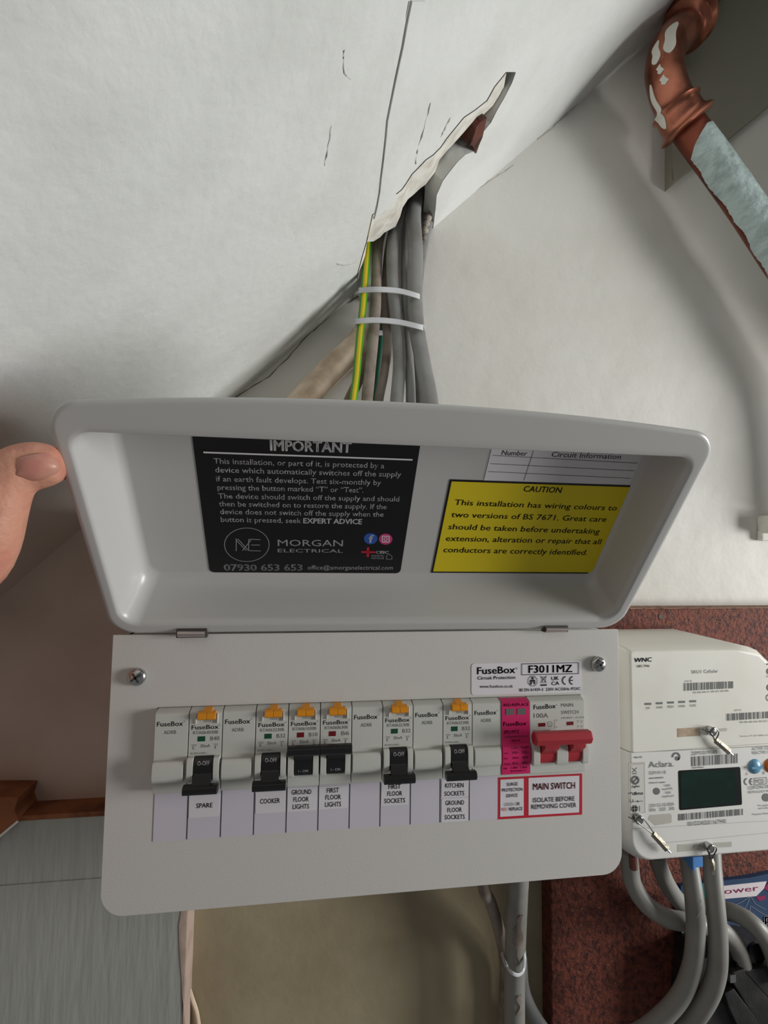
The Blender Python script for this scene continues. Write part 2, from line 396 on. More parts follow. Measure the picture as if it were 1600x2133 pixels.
crackline([(1204, 218), (1180, 238), (1150, 268), (1120, 290)], .0006, 'crack', 'cracklight', wall, WL, WL.n)
crackline([(1070, 345), (1040, 365), (1000, 392), (960, 420), (920, 455)], .0006, 'crack', 'cracklight', wall, WL, WL.n)
crackline([(740, 585), (722, 622), (712, 634)], .0014, 'crack', 'crack', wall, WL, WL.n)
crackline([(700, 645), (672, 672), (640, 700), (600, 745), (560, 785), (520, 808), (480, 836)], .0005, 'crack', 'crack', wall, WL, WL.n)
crackline([(747, 618), (735, 625), (726, 632)], .0008, 'crack', 'crack', wall, WL, WL.n)
# dark void and timber behind the hole
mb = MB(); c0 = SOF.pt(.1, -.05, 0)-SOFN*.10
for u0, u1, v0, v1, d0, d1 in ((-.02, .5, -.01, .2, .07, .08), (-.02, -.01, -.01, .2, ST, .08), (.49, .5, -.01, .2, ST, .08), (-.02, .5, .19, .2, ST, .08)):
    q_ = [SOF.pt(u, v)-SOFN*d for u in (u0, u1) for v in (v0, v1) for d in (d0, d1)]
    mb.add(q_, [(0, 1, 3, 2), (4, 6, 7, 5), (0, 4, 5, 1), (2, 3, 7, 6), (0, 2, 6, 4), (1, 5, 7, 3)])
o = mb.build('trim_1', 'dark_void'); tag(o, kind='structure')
rq = [SOF.pt(*q)+SOFN*.0004 for q in rt]; rr0 = random.Random(12)
SOFC = PL(SOF.o-SOFN*.010, SOF.u, SOF.v)
inn = [(1056, 172), (1046, 186), (1032, 212), (1018, 232), (1003, 258), (984, 284), (974, 296), (958, 306), (946, 322), (932, 336), (926, 350), (912, 372), (906, 390), (902, 404), (900, 430), (898, 466)]
ri = [SOFC.px(px+rr0.uniform(-4, 4), py+rr0.uniform(-4, 4)) for px, py in inn]; n = len(rq)
rm = [a_.lerp(b_, .45)+SOFN*rr0.uniform(-.001, .003) for a_, b_ in zip(rq, ri)]; rb = [p-SOFN*.012 for p in ri]
mb = MB(); mb.add(rq+rm+ri+rb, [(j*n+i, j*n+i+1, (j+1)*n+i+1, (j+1)*n+i) for j in range(3) for i in range(n-1)])
tag(mb.build('torn_edge', 'plaster_dirty', ceil, ang=60), 'dirty torn plaster edge')
mb = MB(); pj = [(990, 262), (1000, 250), (1012, 243), (1008, 262), (1003, 284), (996, 300), (990, 318), (982, 300), (976, 302), (984, 282)]
mb.slab([SOF.px(*q)+SOFN*.0012 for q in pj], SOFN, .012); mb.build('splintered_lath', 'brown_lath', ceil)
mb = MB(); pj = [(932, 340), (944, 316), (958, 300), (972, 286), (984, 292), (988, 304), (970, 322), (950, 344), (936, 366), (928, 360)]
mb.slab([SOFC.px(*q)+SOFN*.003 for q in pj], SOFN, .008); mb.build('plaster_key', 'plaster', ceil, ang=60)
# boxed stringer on the wall, top right
mb = MB(); z1 = D+.010; SB = FR(z1)
SBM = mat('stringer_grey', (138, 134, 120), .65, bump=.3, bscale=70)  # even grey-green, darker than the wall
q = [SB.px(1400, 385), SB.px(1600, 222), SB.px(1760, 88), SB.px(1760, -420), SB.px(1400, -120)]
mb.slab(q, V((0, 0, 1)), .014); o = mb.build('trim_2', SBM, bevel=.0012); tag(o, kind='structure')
crackline([(1401, 352), (1402, 375)], .0007, 'crack', 'crack', o, SB, SB.n)
# unseen blocker added beyond the right edge, shaped to shade the top right
mb = MB(); mb.prismx([(.300, D), (.313, .004), (.391, .040), (.436, .088), (.60, .26), (1.1, .26), (1.1, D)], .68, .74)
o = mb.build('shade_blocker', 'wall'); tag(o, kind='structure')
# grey painted boxing, lower left, with its bare edge
GZ = -.097; GB = FR(GZ)
tl = GB.px(-60, 1721); tr = GB.px(393, 1693); bx = GB.px(388, 1905).x
mb = MB(); ys = GB.px(100, 1838).y
mb.box(-.35, bx, -.6, ys, D, GZ); mb.box(-.35, bx-.0015, ys-.001, tl.y+.001, D, GZ-.0012)
o = mb.build('trim_3', 'greyboard', bevel=.0012); tag(o, kind='structure')
mb = MB(); mb.box(-.35, bx-.001, tl.y+.0005, tl.y+.004, D, GZ-.002); mb.build('raw_top_edge', 'wood', o)
mb = MB(); qq = [GB.px(*p, .0005) for p in [(378, 1890), (372, 1930), (374, 1990), (378, 2040), (384, 2100), (388, 2150)]]
e = bx+.0008
poly = qq+[V((e, qq[-1].y, GZ+.0005)), V((e, qq[0].y, GZ+.0005))]
mb.slab(poly, V((0, 0, 1)), .001); mb.box(bx-.001, bx+.0012, -.6, qq[0].y+.03, D, GZ+.0002); mb.build('bare_corner', 'pinkedge', o, bevel=.0006)
# ================================================================== CONSUMER UNIT
XL, XR, YB, YH = -.0255, .2787, -.0376, .1129
UT = .19
cu = thing('consumer_unit', ((XL+XR)/2, YB, D), 'white metal consumer unit with its flap propped open over a row of breakers', 'consumer unit')
mb = MB()
x0, x1, y0, y1 = XL+.005, XR-.005, YB+.006, UT; zf = -.0016
zb_ = -.027; ym = YH-.002
mb.box(x0, x1, y0, y1, D, D+.0015)
for a_, b_ in ((x0, x0+.0015), (x1-.0015, x1)): mb.box(a_, b_, y0, ym, D, zf); mb.box(a_, b_, ym, y1, D, zb_)
mb.box(x0, x1, y0, y0+.0015, D, zf); mb.box(x0, x1, y1-.0015, y1, D, zb_); mb.box(x0, x1, ym-.0015, y1, zb_-.0015, zb_); mb.box(x0, x1, ym-.0015, ym, zb_, zf)
mb.build('enclosure', 'steel', cu)
mb = MB(); mb.box(x0+.002, x1-.002, y0+.002, ym-.003, -.066, -.062); mb.build('mounting_plate', 'inner', cu)
outer = rrect(XL, XR, YB, YH-.0005, .0125, 8, (1, 1, 0, 0))
hole = [(-.0004, .0274), (.2524, .0274), (.2524, .0722), (-.0004, .0722)]
def plate(outer, hole, z1, th):
    pts = [V((x, y, z1)) for x, y in outer+hole]; tri = tessellate_polygon([[V((x, y, 0)) for x, y in outer], [V((x, y, 0)) for x, y in hole]])
    N = len(pts); no = len(outer); nh = len(hole); mb = MB()
    vs = pts+[p-V((0, 0, th)) for p in pts]
    fs = [tuple(t) for t in tri]+[tuple(i+N for i in t[::-1]) for t in tri]
    fs += [(i, (i+1) % no, (i+1) % no+N, i+N) for i in range(no)]+[(no+i, no+(i+1) % nh, no+(i+1) % nh+N, no+i+N) for i in range(nh)]
    mb.add(vs, fs); return mb
cover = plate(outer, hole, 0, .0016).build('front_cover', 'steel', cu, bevel=.0005, bseg=3)
# cover screws
for px, py in ((284, 1411), (1248, 1384)):
    p = P(px, py, .002); s = MB(); s.cyl((p.x, p.y, 0), (0, 0, 1), .0048, .0016, 28); s.dome((p.x, p.y, .0016), (0, 0, 1), .0048, .0022, 28)
    so = s.build('cover_screw', 'chrome', cu)
    k = MB()
    for a in (.6, .6+math.pi/2):
        dx, dy = math.cos(a)*.0030, math.sin(a)*.0030; nx, ny = -math.sin(a)*.00055, math.cos(a)*.00055
        k.slab([V((p.x-dx-nx, p.y-dy-ny, .0039)), V((p.x+dx-nx, p.y+dy-ny, .0039)), V((p.x+dx+nx, p.y+dy+ny, .0039)), V((p.x-dx+nx, p.y-dy+ny, .0039))], V((0, 0, 1)), .0014)
    tag(k.build('cross_recess', 'inner', so), 'dark cross recess')
# lid -----------------------------------------------------------------
th = .6747; LL = .1363; LW = .0294
ld = V((0, math.cos(th), math.sin(th))); ln = V((0, -math.sin(th), math.cos(th))); LO = V((0, YH, .0015))
LIDR = PL(LO, (1, 0, 0), ld)
LIDP = PL(LO-ln*(LW-.0012), (1, 0, 0), ld)
def lidloop(il, ir, ih, ifr, r, dep, bulge, k=10, nb=24):
    a0, a1, b0, b1 = XL+il, XR-ir, ih, LL-ifr; out = []
    rf = r*.9
    for cx, cy, s0, q in ((a0+r, b0+r, 180, r), (a1-r, b0+r, 270, r), (a1-rf, b1-rf, 0, rf), (a0+rf, b1-rf, 90, rf)):
        for i in range(k+1):
            a = math.radians(s0+90*i/k); out.append((cx+q*math.cos(a), cy+q*math.sin(a)))
        if s0 == 0:
            for j in range(1, nb): out.append((a1-rf+(a0+rf-(a1-rf))*j/nb, b1))
    r = rf
    res = []
    for x, y in out:
        if y > b1-r-1e-9:
            u = (x-(XL+XR)/2)/((XR-XL)/2); y += bulge*max(0, 1-u*u)*((y-(b1-r))/r)
        res.append(LIDR.pt(x, y, -dep))
    return res
mb = MB(); bu = .0076
Ls = [lidloop(.016, .016, .020, .022, .008, LW, 0), lidloop(.0095, .0095, .011, .0150, .010, LW, 0), lidloop(.0070, .0070, .0085, .0128, .010, LW-.003, 0), lidloop(.0055, .0055, .0065, .0115, .0105, .006, 0),
      lidloop(.0046, .0046, .0042, .0100, .0105, .0034, 0), lidloop(.0012, .0012, .0012, .0012, .0135, .0034, bu), lidloop(.0002, .0002, .0002, .0002, .014, .0026, bu), lidloop(0, 0, 0, 0, .014, .0016, bu), lidloop(.0004, .0004, .0004, .0004, .0138, .0006, bu),
      lidloop(.0014, .0014, .0014, .0014, .0130, .0001, bu), lidloop(.0024, .0024, .0024, .0024, .0125, 0, bu), lidloop(.0050, .0055, .0058, .0100, .0115, 0, bu*.25), lidloop(.0060, .0068, .0072, .0120, .0106, .0002, 0), lidloop(.0070, .0080, .0085, .0129, .0100, .0014, 0),
      lidloop(.0078, .0088, .0094, .0133, .0096, .0040, 0), lidloop(.0096, .0100, .0122, .0136, .009, .0150, 0), lidloop(.0108, .0108, .0144, .0137, .0088, .0210, 0), lidloop(.0122, .0116, .0166, .0138, .0086, .0250, 0),
      lidloop(.0140, .0128, .0190, .0142, .008, .0274, 0), lidloop(.0162, .0145, .0212, .0150, .0075, LW-.0012, 0), lidloop(.0174, .0157, .0222, .016, .007, LW-.0012, 0)]
mb.loops(Ls, True, True)
lid = mb.build('lid', 'lidm', cu, ang=60, wn=True)
# hinge tabs
for i, (xa, xb, y) in enumerate(((371, 428, 1319.5), (1136, 1180, 1310.5))):
    a = P(xa, y, .004); c = P(xb, y, .004); h = MB(); hh = .0016 if i == 0 else .0012
    h.tube([(a.x, a.y, .0048), (c.x, c.y, .0048)], hh, 12)
    h.box(a.x, c.x, a.y-hh*1.3, a.y+hh*.5, 0, .0048)
    h.build('hinge', 'hinge', cu)
    h = MB(); h.box(a.x-.0008, c.x+.0008, a.y-hh*1.5, a.y+hh*1.7, .0002, .0046); tag(h.build('hinge_slot', 'inner', cu), 'dark slot behind the hinge')
# strip of blank labels along the bottom of the row
ST_ = FR(0)
mb = MB(); mb.box(.0001, .1978, .0002, .0272, 0, .00012); strip = mb.build('label_strip', 'strip', cu)
mb = MB()
for k in range(1, 11): mb.box(.018*k-.00022, .018*k+.00022, .0004, .0271, .0001, .00022)
mb.box(0, .00012, .0004, .0271, .0001, .00020)
mb.build('divider_lines', 'ink', strip)
c5 = crop(200, 1600, 2.667); c6 = crop(760, 1560, 2.759)
FL = FR(.0003)
def circ(c, quad, lines, cap, name='circuit_label', lab=None):
    m_ = MB(); quadpx(m_, FR(.0001), [c(*q) for q in quad], 0, .0002); s = m_.build(name, 'paper', cu)
    if lab: tag(s, lab)
    t = MB()
    for w, L, R in lines: text(t, FL, w, c(*L), c(*R), cap, bold=.012)
    t.build('lettering', 'ink', s)
circ(c5, [(518, 148), (690, 138), (684, 265), (516, 278)], [('SPARE', (557, 222), (648, 217))], 9.5, lab='label lettered SPARE')
circ(c5, [(888, 135), (1050, 128), (1048, 243), (887, 254)], [('COOKER', (912, 198), (1022, 192))], 9.7, lab='label lettered COOKER')
circ(c5, [(1065, 112), (1225, 104), (1222, 233), (1062, 243)], [('GROUND', (1087, 147), (1197, 143)), ('FLOOR', (1097, 187), (1182, 184)), ('LIGHTS', (1093, 227), (1184, 224))], 9.6, lab='label lettered GROUND FLOOR LIGHTS')
circ(c5, [(1240, 104), (1398, 97), (1395, 220), (1238, 230)], [('FIRST', (1283, 137), (1350, 134)), ('FLOOR', (1275, 175), (1361, 172)), ('LIGHTS', (1273, 215), (1362, 212))], 9.6, lab='label lettered FIRST FLOOR LIGHTS')
circ(c6, [(97, 197), (252, 188), (248, 318), (92, 328)], [('FIRST', (137, 230), (207, 227)), ('FLOOR', (130, 270), (215, 267)), ('SOCKETS', (112, 312), (232, 307))], 9.2, lab='label lettered FIRST FLOOR SOCKETS')
circ(c6, [(442, 178), (598, 172), (595, 270), (440, 280)], [('KITCHEN', (462, 223), (568, 220)), ('SOCKETS', (458, 270), (572, 266))], 9, lab='label lettered KITCHEN SOCKETS')
circ(c6, [(442, 285), (593, 280), (592, 412), (440, 422)], [('GROUND', (463, 323), (571, 319)), ('FLOOR', (475, 364), (558, 360)), ('SOCKETS', (459, 405), (575, 401))], 9, lab='label lettered GROUND FLOOR SOCKETS')
c8 = crop(960, 1360, 5.333)
# product label
P0 = FR(.0001)
a0, b0 = P0.hit(*c8(118, 470)); a1, b1 = P0.hit(*c8(1340, 92))
mb = MB(); mb.slab([P0.pt(x, y, .00015) for x, y in rrect(a0, a1, b0, b1, .002)], V((0, 0, 1)), .0002)
pl_ = mb.build('rating_label', 'paper', cu)
t = MB(); FP = FR(.0003)
text(t, FP, 'FuseBox', c8(182, 237), c8(606, 222), 14.2, bold=.022); text(t, FP, '®', c8(610, 185), c8(632, 184), 4.5)
text(t, FP, 'Circuit Protection', c8(185, 297), c8(607, 287), 6.6, bold=.02); text(t, FP, 'www.fusebox.co.uk', c8(210, 388), c8(580, 384), 6.0, bold=.012)
linepx(t, FP, [c8(677, 122), c8(1308, 108), c8(1308, 230), c8(677, 243)], .0004, close=True)
text(t, FP, 'F3011MZ', c8(752, 222), c8(1240, 212), 15.2, bold=.03)
linepx(t, FP, [c8(798+54*math.cos(math.pi/8+k*math.pi/4), 312+58*math.sin(math.pi/8+k*math.pi/4)) for k in range(8)], .0003, close=True)
discpx(t, FP, c8(798, 280), 2.6, 2.8); quadpx(t, FP, [c8(770, 298), c8(826, 297), c8(826, 345), c8(810, 346), c8(808, 320), c8(790, 321), c8(788, 352), c8(770, 353)], .0001, .00014)
linepx(t, FP, [c8(885, 255), c8(955, 330)], .0003); linepx(t, FP, [c8(955, 253), c8(885, 332)], .0003)
linepx(t, FP, [c8(898, 270), c8(945, 268), c8(938, 325), c8(905, 327)], .0003, close=True); linepx(t, FP, [c8(888, 358), c8(955, 355)], .0010)
text(t, FP, 'UK', c8(1008, 305), c8(1093, 298), 7.4, bold=.02); text(t, FP, 'CA', c8(1008, 360), c8(1095, 354), 7.4, bold=.02)
for cx in (1172, 1250):
    linepx(t, FP, [c8(cx+(2-math.cos(math.radians(a)))*0+(-42*math.cos(math.radians(a))), 306+44*math.sin(math.radians(a))) for a in range(-80, 81, 16)], .0007)
linepx(t, FP, [c8(1212, 305), c8(1245, 304)], .0007)
text(t, FP, 'BS EN 61439-3  230V AC/50Hz IP2XC', c8(652, 428), c8(1333, 412), 6.0, bold=.018)
t.build('lettering', 'ink', pl_)
# main switch / surge label
mb = MB(); quadpx(mb, P0, [c8(415, 1385), c8(1348, 1340), c8(1348, 1795), c8(412, 1850)], -.0001, .0001)
ms = mb.build('isolation_label', 'ink_red', cu)
mb = MB(); quadpx(mb, P0, [c8(440, 1408), c8(698, 1394), c8(698, 1803), c8(437, 1820)], .0001, .0002); quadpx(mb, P0, [c8(752, 1388), c8(1315, 1362), c8(1313, 1770), c8(752, 1802)], .0001, .0002)
mb.build('white_panels', 'paper', ms)
FM = FR(.0004); t = MB()
for w, L, R, cp in (('SURGE', (512, 1478), (633, 1470), 34), ('PROTECTION', (458, 1542), (688, 1530), 34), ('DEVICE', (508, 1604), (632, 1596), 34), ('OK', (613, 1693), (658, 1690), 34), ('REPLACE', (537, 1752), (686, 1745), 34)):
    text(t, FM, w, c8(*L), c8(*R), cp/5.333, bold=.025)
for w, L, R in (('ISOLATE BEFORE', (803, 1660), (1265, 1640)), ('REMOVING COVER', (785, 1735), (1283, 1712))): text(t, FM, w, c8(*L), c8(*R), 9.2, bold=.01)
t.build('lettering', 'ink', ms)
t = MB(); text(t, FM, 'MAIN SWITCH', c8(803, 1522), c8(1270, 1505), 13.2, bold=.022); text(t, FM, 'RED', c8(455, 1755), c8(515, 1752), 6.2); tag(t.build('red_lettering', 'ink_red', ms), 'red lettering')
t = MB(); text(t, FM, 'GREEN', c8(482, 1700), c8(595, 1695), 6.2); tag(t.build('green_lettering', 'ink_green', ms), 'grey green lettering')
# black earth-fault sticker inside the lid
cA = crop(380, 890, 3.077); LP = PL(LIDP.o+ln*.0003, LIDP.u, LIDP.v)
mb = MB(); sx0, sx1, sy0, sy1 = .0238, .1376, .0213, .1135
mb.slab([LIDP.pt(x, y, .0003) for x, y in rrect(sx0, sx1, sy0, sy1, .003)], ln, .0005)
bs = mb.build('test_notice', 'sticker_black', cu); tag(bs, 'black notice headed IMPORTANT')
t = MB()
text(t, LP, 'IMPORTANT', cA(563, 148), cA(1083, 162), 21, bold=.04)
linepx(t, LP, [cA(135, 160), cA(1475, 208)], .0009)
for w, L, R, cp in (('This installation, or part of it, is protected by a', (203, 232), (1293, 262), 34), ('device which automatically switches off the supply', (212, 288), (1400, 318), 34),
  ('if an earth fault develops. Test six-monthly by', (218, 345), (1272, 370), 33), ('pressing the button marked “T” or “Test”.', (226, 400), (1160, 418), 33),
  ('The device should switch off the supply and should', (232, 455), (1388, 475), 32), ('then be switched on to restore the supply. If the', (236, 505), (1308, 524), 32),
  ('device does not switch off the supply when the', (243, 555), (1288, 573), 32), ('button is pressed, seek', (248, 605), (760, 613), 31)):
    text(t, LP, w, cA(*L), cA(*R), cp/3.077, bold=.004)
text(t, LP, 'EXPERT ADVICE', cA(775, 614), cA(1150, 620), 10.2, bold=.035)
t.build('lettering', 'ink_white', bs)
t = MB(); ringpx(t, LP, cA(413, 752), 46.5, 35, .0004)
for pts in ([(345, 792), (345, 722), (410, 790)], [(356, 715), (425, 790), (425, 718)], [(340, 712), (352, 722)], [(500, 720), (428, 716)], [(497, 754), (440, 754)], [(502, 792), (428, 790)], [(440, 722), (385, 790)]): linepx(t, LP, [cA(*p) for p in pts], .00045)
text(t, LP, 'MORGAN', cA(612, 760), cA(1028, 762), 13); text(t, LP, 'ELECTRICAL', cA(612, 800), cA(1028, 803), 7)
text(t, LP, '07930 653 653', cA(268, 918), cA(770, 918), 13, bold=.03); text(t, LP, 'office@amorganelectrical.com', cA(803, 911), cA(1348, 912), 8.6)
linepx(t, LP, [cA(1308, 845), cA(1308, 825), cA(1325, 812), cA(1343, 825), cA(1343, 845)], .0003, close=True)
text(t, LP, 'DOMESTIC', cA(1212, 828), cA(1293, 829), 3.4); text(t, LP, 'INSTALLER', cA(1212, 843), cA(1293, 844), 3.4)
t.build('silver_lettering', 'ink_silver', bs)
LPH = PL(LP.o+ln*.00012, LP.u, LP.v)
t = MB(); discpx(t, LP, cA(1207, 713), 14, 11.5); t.build('blue_icon', 'blue_icon', bs)
t = MB(); discpx(t, LP, cA(1303, 716), 14, 11.5); t.build('pink_icon', 'pink_icon', bs)
t = MB(); text(t, LPH, 'f', cA(1193, 738), cA(1222, 738), 15, bold=.03)
linepx(t, LPH, [cA(1281, 697), cA(1325, 698), cA(1325, 735), cA(1281, 734)], .0005, close=True); ringpx(t, LPH, cA(1303, 716), 3.6, 3, .0004)
text(t, LP, 'CEIC', cA(1238, 808), cA(1322, 809), 5.2, bold=.03)
t.build('icon_marks', 'ink_white', bs)
t = MB(); linepx(t, LP, [cA(1190, 768), cA(1188, 830)], .0014); linepx(t, LP, [cA(1147, 798), cA(1235, 800)], .0013); t.build('red_cross', 'ink_red', bs)
# circuit chart and yellow caution sticker
cB = crop(880, 900, 3.478)
e0 = LIDP.hit(*cB(497, 140))[0]; e1 = LIDP.hit(*cB(1575, 240))[0]
mb = MB(); mb.slab([LIDP.pt(x, y, .00012) for x, y in ((e0, .085), (e1, .085), (e1, .115), (e0, .115))], ln, .0003)
ch = mb.build('circuit_chart', 'paper', cu)
LC = PL(LIDP.o+ln*.00012, LIDP.u, LIDP.v); t = MB()
for a, b_ in (((510, 168), (1560, 225)), ((494, 228), (1533, 280)), ((478, 285), (1508, 335)), ((800, 150), (735, 350)), ((497, 130), (445, 340)), ((806, 130), (800, 150))): linepx(t, LC, [cB(*a), cB(*b_)], .00025)
text(t, LC, 'Number', cB(573, 165), cB(755, 172), 10); text(t, LC, 'Circuit Information', cB(932, 178), cB(1433, 196), 10.5)
t.build('lettering', 'ink', ch)
corn = [LIDP.hit(*cB(*q)) for q in ((205, 330), (1520, 395), (1232, 1030), (60, 1010))]
qx0 = (corn[0][0]+corn[3][0])/2; qx1 = (corn[1][0]+corn[2][0])/2; qy1 = (corn[0][1]+corn[1][1])/2; qy0 = (corn[2][1]+corn[3][1])/2
mb = MB(); mb.slab([LIDP.pt(x, y, .00030) for x, y in ((qx0, qy0), (qx1, qy0), (qx1, qy1), (qx0, qy1))], ln, .0005)
ys_ = mb.build('caution_sticker', 'sticker_black', cu); tag(ys_, 'yellow caution sticker with black border')
w_ = .0012; mb = MB(); mb.slab([LIDP.pt(x, y, .00042) for x, y in ((qx0+w_, qy0+w_), (qx1-w_, qy0+w_), (qx1-w_, qy1-w_), (qx0+w_, qy1-w_))], ln, .0001); mb.build('yellow_face', 'sticker_yellow', ys_)
LY = PL(LIDP.o+ln*.00042, LIDP.u, LIDP.v); t = MB()
text(t, LY, 'CAUTION', cB(728, 430), cB(1002, 440), 11.5, bold=.025)
for w, L, R in (('This installation has wiring colours to', (230, 527), (1403, 568)), ('two versions of BS 7671. Great care', (207, 615), (1327, 650)), ('should be taken before undertaking', (186, 703), (1278, 737)),
  ('extension, alteration or repair that all', (168, 788), (1288, 812)), ('conductors are correctly identified.', (150, 870), (1190, 890))): text(t, LY, w, cB(*L), cB(*R), 11, bold=.01)
t.build('lettering', 'ink', ys_)
# ================================================================== MODULES
FZ = .0056
def yy(py, z=FZ, px=425): return P(px, py, z).y
def zdome(y0, y1, z0, z1):
    return [(y0, z0), (y0, z1-.0012), (y0+.0010, z1-.0003)] + [(y0+(y1-y0)*k/5, z1+.0004*math.sin(math.pi*k/5)) for k in range(1, 5)] + [(y1-.0010, z1-.0003), (y1, z1-.0012), (y1, z0)]
PROF = [(.0720, -.05), (.0720, .0002), (.0717, .0016), (.0712, .0038), (.0706, .0050), (.0700, FZ), (.0282, FZ), (.0277, FZ-.0006), (.0277, -.05)]
def module_body(x, n=1, dome=False):
    mb = MB(); mb.prismx(PROF, x+.00022, x+.018*n-.00022)
    if dome: mb.prismx(zdome(.0345, .0456, FZ-.001, .0092), x+.0006, x+.0166)
    return mb
IN = 'modules clipped in a row in the consumer unit'
def logo(t, k, y0, x0=.0026, x1=.0150, cap=.0019, f=None):
    pl = FR(FZ); vs, fs, asp = rawtext('FuseBox', .012)
    return vs, fs
def ltext(t, x0, x1, y, cap, s, bold=0, z=FZ, zfn=None):
    vs, fs, asp = rawtext(s, bold)
    out = [V((x0+(x1-x0)*a, y+b_*cap, (zfn(y+b_*cap) if zfn else z)+.0001)) for a, b_ in vs]; t.add(out, fs)
def px2x(k, cx):     # crop-6 x of module k=1 -> metres inside the module
    return (cx-592)/(1016-592)*.018
def blank(k, lab):
    x = .018*k; o = thing('blanking_module', (x+.009, .0262, 0), lab, 'blanking module', 'plain grey blanking modules in the breaker row')
    module_body(x, 1, True).build('body', 'grey_plastic', o, bevel=.00025, bseg=2)
    t = MB(); ltext(t, x+.0014, x+.0150, .0637, .0025, 'FuseBox', .012); ltext(t, x+.0152, x+.0160, .0656, .0007, '®'); ltext(t, x+.0052, x+.0116, .0595, .0019, 'ADRB')
    t.build('lettering', 'ink_grey', o)
BAR = [(.0475, .0025), (.0472, .0068), (.0455, .0086), (.0430, .0094), (.0400, .0096), (.0370, .0092), (.0350, .0080), (.0343, .0025)]
def barz(y):
    ps = BAR[1:-1]
    for (y0, z0), (y1, z1) in zip(ps[:-1], ps[1:]):
        if y1 <= y <= y0: return z0+(z1-z0)*(y0-y)/(y0-y1)
    return .0096
def breaker(k, code, rate, on, flag, lab):
    x = .018*k; o = thing('circuit_breaker', (x+.009, .0262, 0), lab, 'circuit breaker', 'circuit breakers in the consumer unit')
    mb = module_body(x)
    g = zdome(.0342, .0472, FZ-.001, .0094)
    mb.prismx(g, x+.0004, x+.0037); mb.prismx(g, x+.0143, x+.0174)
    # collar round the test button
    mb.box(x+.0034, x+.0040, .0645, .0700, FZ-.001, .0064); mb.box(x+.0150, x+.0156, .0645, .0700, FZ-.001, .0066)
    mb.build('body', 'grey_plastic', o, bevel=.0002, bseg=2)
    mb = MB(); mb.prismx(BAR, x+.0040, x+.0140)
    if not on:
        mb.prismx([(.0400, .0090), (.0352, .0088), (.0336, .0128), (.0338, .0140), (.0352, .0140), (.0385, .0100)], x+.0042, x+.0138)
        mb.prismx([(.0302, .0120), (.0306, .0152), (.0322, .0160), (.0342, .0158), (.0352, .0142), (.0348, .0110), (.0330, .0100), (.0310, .0104)], x-.0001, x+.0178)
    else:
        mb.prismx([(.0425, .0088), (.0478, .0060), (.0490, .0105), (.0480, .0122), (.0460, .0112)], x+.0042, x+.0138)
        mb.prismx([(.0474, .0100), (.0476, .0138), (.0490, .0152), (.0515, .0152), (.0528, .0138), (.0528, .0110), (.0515, .0098), (.0486, .0094)], x+.0002, x+.0178)
    tg = mb.build('toggle', 'black_plastic', o, bevel=.0003, bseg=2)
    t = MB()
    if on: ltext(t, x+.0064, x+.0116, .0372, .0014, 'I - ON', .01, zfn=barz)
    else: ltext(t, x+.0060, x+.0124, .0435, .0020, 'O-OFF', .01, zfn=barz)
    t.build('lettering', 'ink_white', tg)
    bt_ = [(.0670, FZ-.001), (.0670, .0078), (.0678, .0086), (.0700, .0080), (.0708, .0070), (.0711, .004)]
    mb = MB(); mb.prismx(bt_, x+.0050, x+.00962); mb.prismx(bt_, x+.00978, x+.0144); mb.prismx([(y_, z_-.0004) for y_, z_ in bt_], x+.0090, x+.0104)
    mb.prismx([(.0690, FZ-.001), (.0700, .0070), (.0712, .0058), (.0720, .0030), (.0722, .0004), (.070, .002)], x+.0075, x+.0120)
    mb.build('test_button', 'orange', o, bevel=.0002)
    mb = MB(); mb.box(x+.0050, x+.0090, .0549, .0576, FZ-.001, FZ+.0001); fw = mb.build('indicator_window', 'green' if flag == 'g' else 'red_dark', o)
    tag(fw, 'green indicator' if flag == 'g' else 'red indicator')
    t = MB(); ltext(t, x+.0078, x+.0120, .0652, .0010, 'TEST')
    ltext(t, x+.0016, x+.0160, .0614, .0023, 'FuseBox', .012); ltext(t, x+.0162, x+.0170, .0632, .0007, '®')
    ltext(t, x+.0026, x+.0158, .0588, .0017, code); ltext(t, x+.0118-.0004*len(rate)+.0012, x+.0166, .0552, .0021, rate)
    ltext(t, x+.0066, x+.0118, .0516, .0017, '30mA')
    for q in ((.0018, .0046), (.0136, .0160)):
        t.box(x+q[0], x+q[1], .0530, .05325, FZ, FZ+.0001); t.box(x+q[0]+.0003, x+q[1]-.0003, .0523, .05245, FZ, FZ+.0001); t.box(x+q[0]+.0009, x+q[0]+.0012, .0508, .0522, FZ, FZ+.0001); t.box(x+q[0]+.0006, x+q[1]-.0009, .0508, .05095, FZ, FZ+.0001)
    if not on: ltext(t, x+.0014, x+.0100, .0481, .0010, 'IEC/EN 61009-1')
    t.build('lettering', 'ink_grey', o)
blank(0, 'grey blanking module at the left end of the row')
breaker(1, 'RTA064030B', 'B40', False, 'g', 'breaker switched down above the label lettered SPARE, marked B40')
blank(2, 'grey blanking module between the SPARE breaker and the COOKER breaker')
breaker(3, 'RTA063230B', 'B32', False, 'g', 'breaker switched down above the label lettered COOKER')
breaker(4, 'RTA061030B', 'B10', True, 'r', 'breaker switched up above the label lettered GROUND FLOOR LIGHTS, marked B10')
breaker(5, 'RTA060630B', 'B6', True, 'r', 'breaker switched up above the label lettered FIRST FLOOR LIGHTS, marked B6')
blank(6, 'grey blanking module between the FIRST FLOOR LIGHTS and FIRST FLOOR SOCKETS breakers')
breaker(7, 'RTA063230B', 'B32', False, 'g', 'breaker switched down above the label lettered FIRST FLOOR SOCKETS')
blank(8, 'grey blanking module between the FIRST FLOOR SOCKETS and KITCHEN SOCKETS breakers')
breaker(9, 'RTA063230B', 'B32', False, 'g', 'breaker switched down above the labels lettered KITCHEN SOCKETS and GROUND FLOOR SOCKETS')
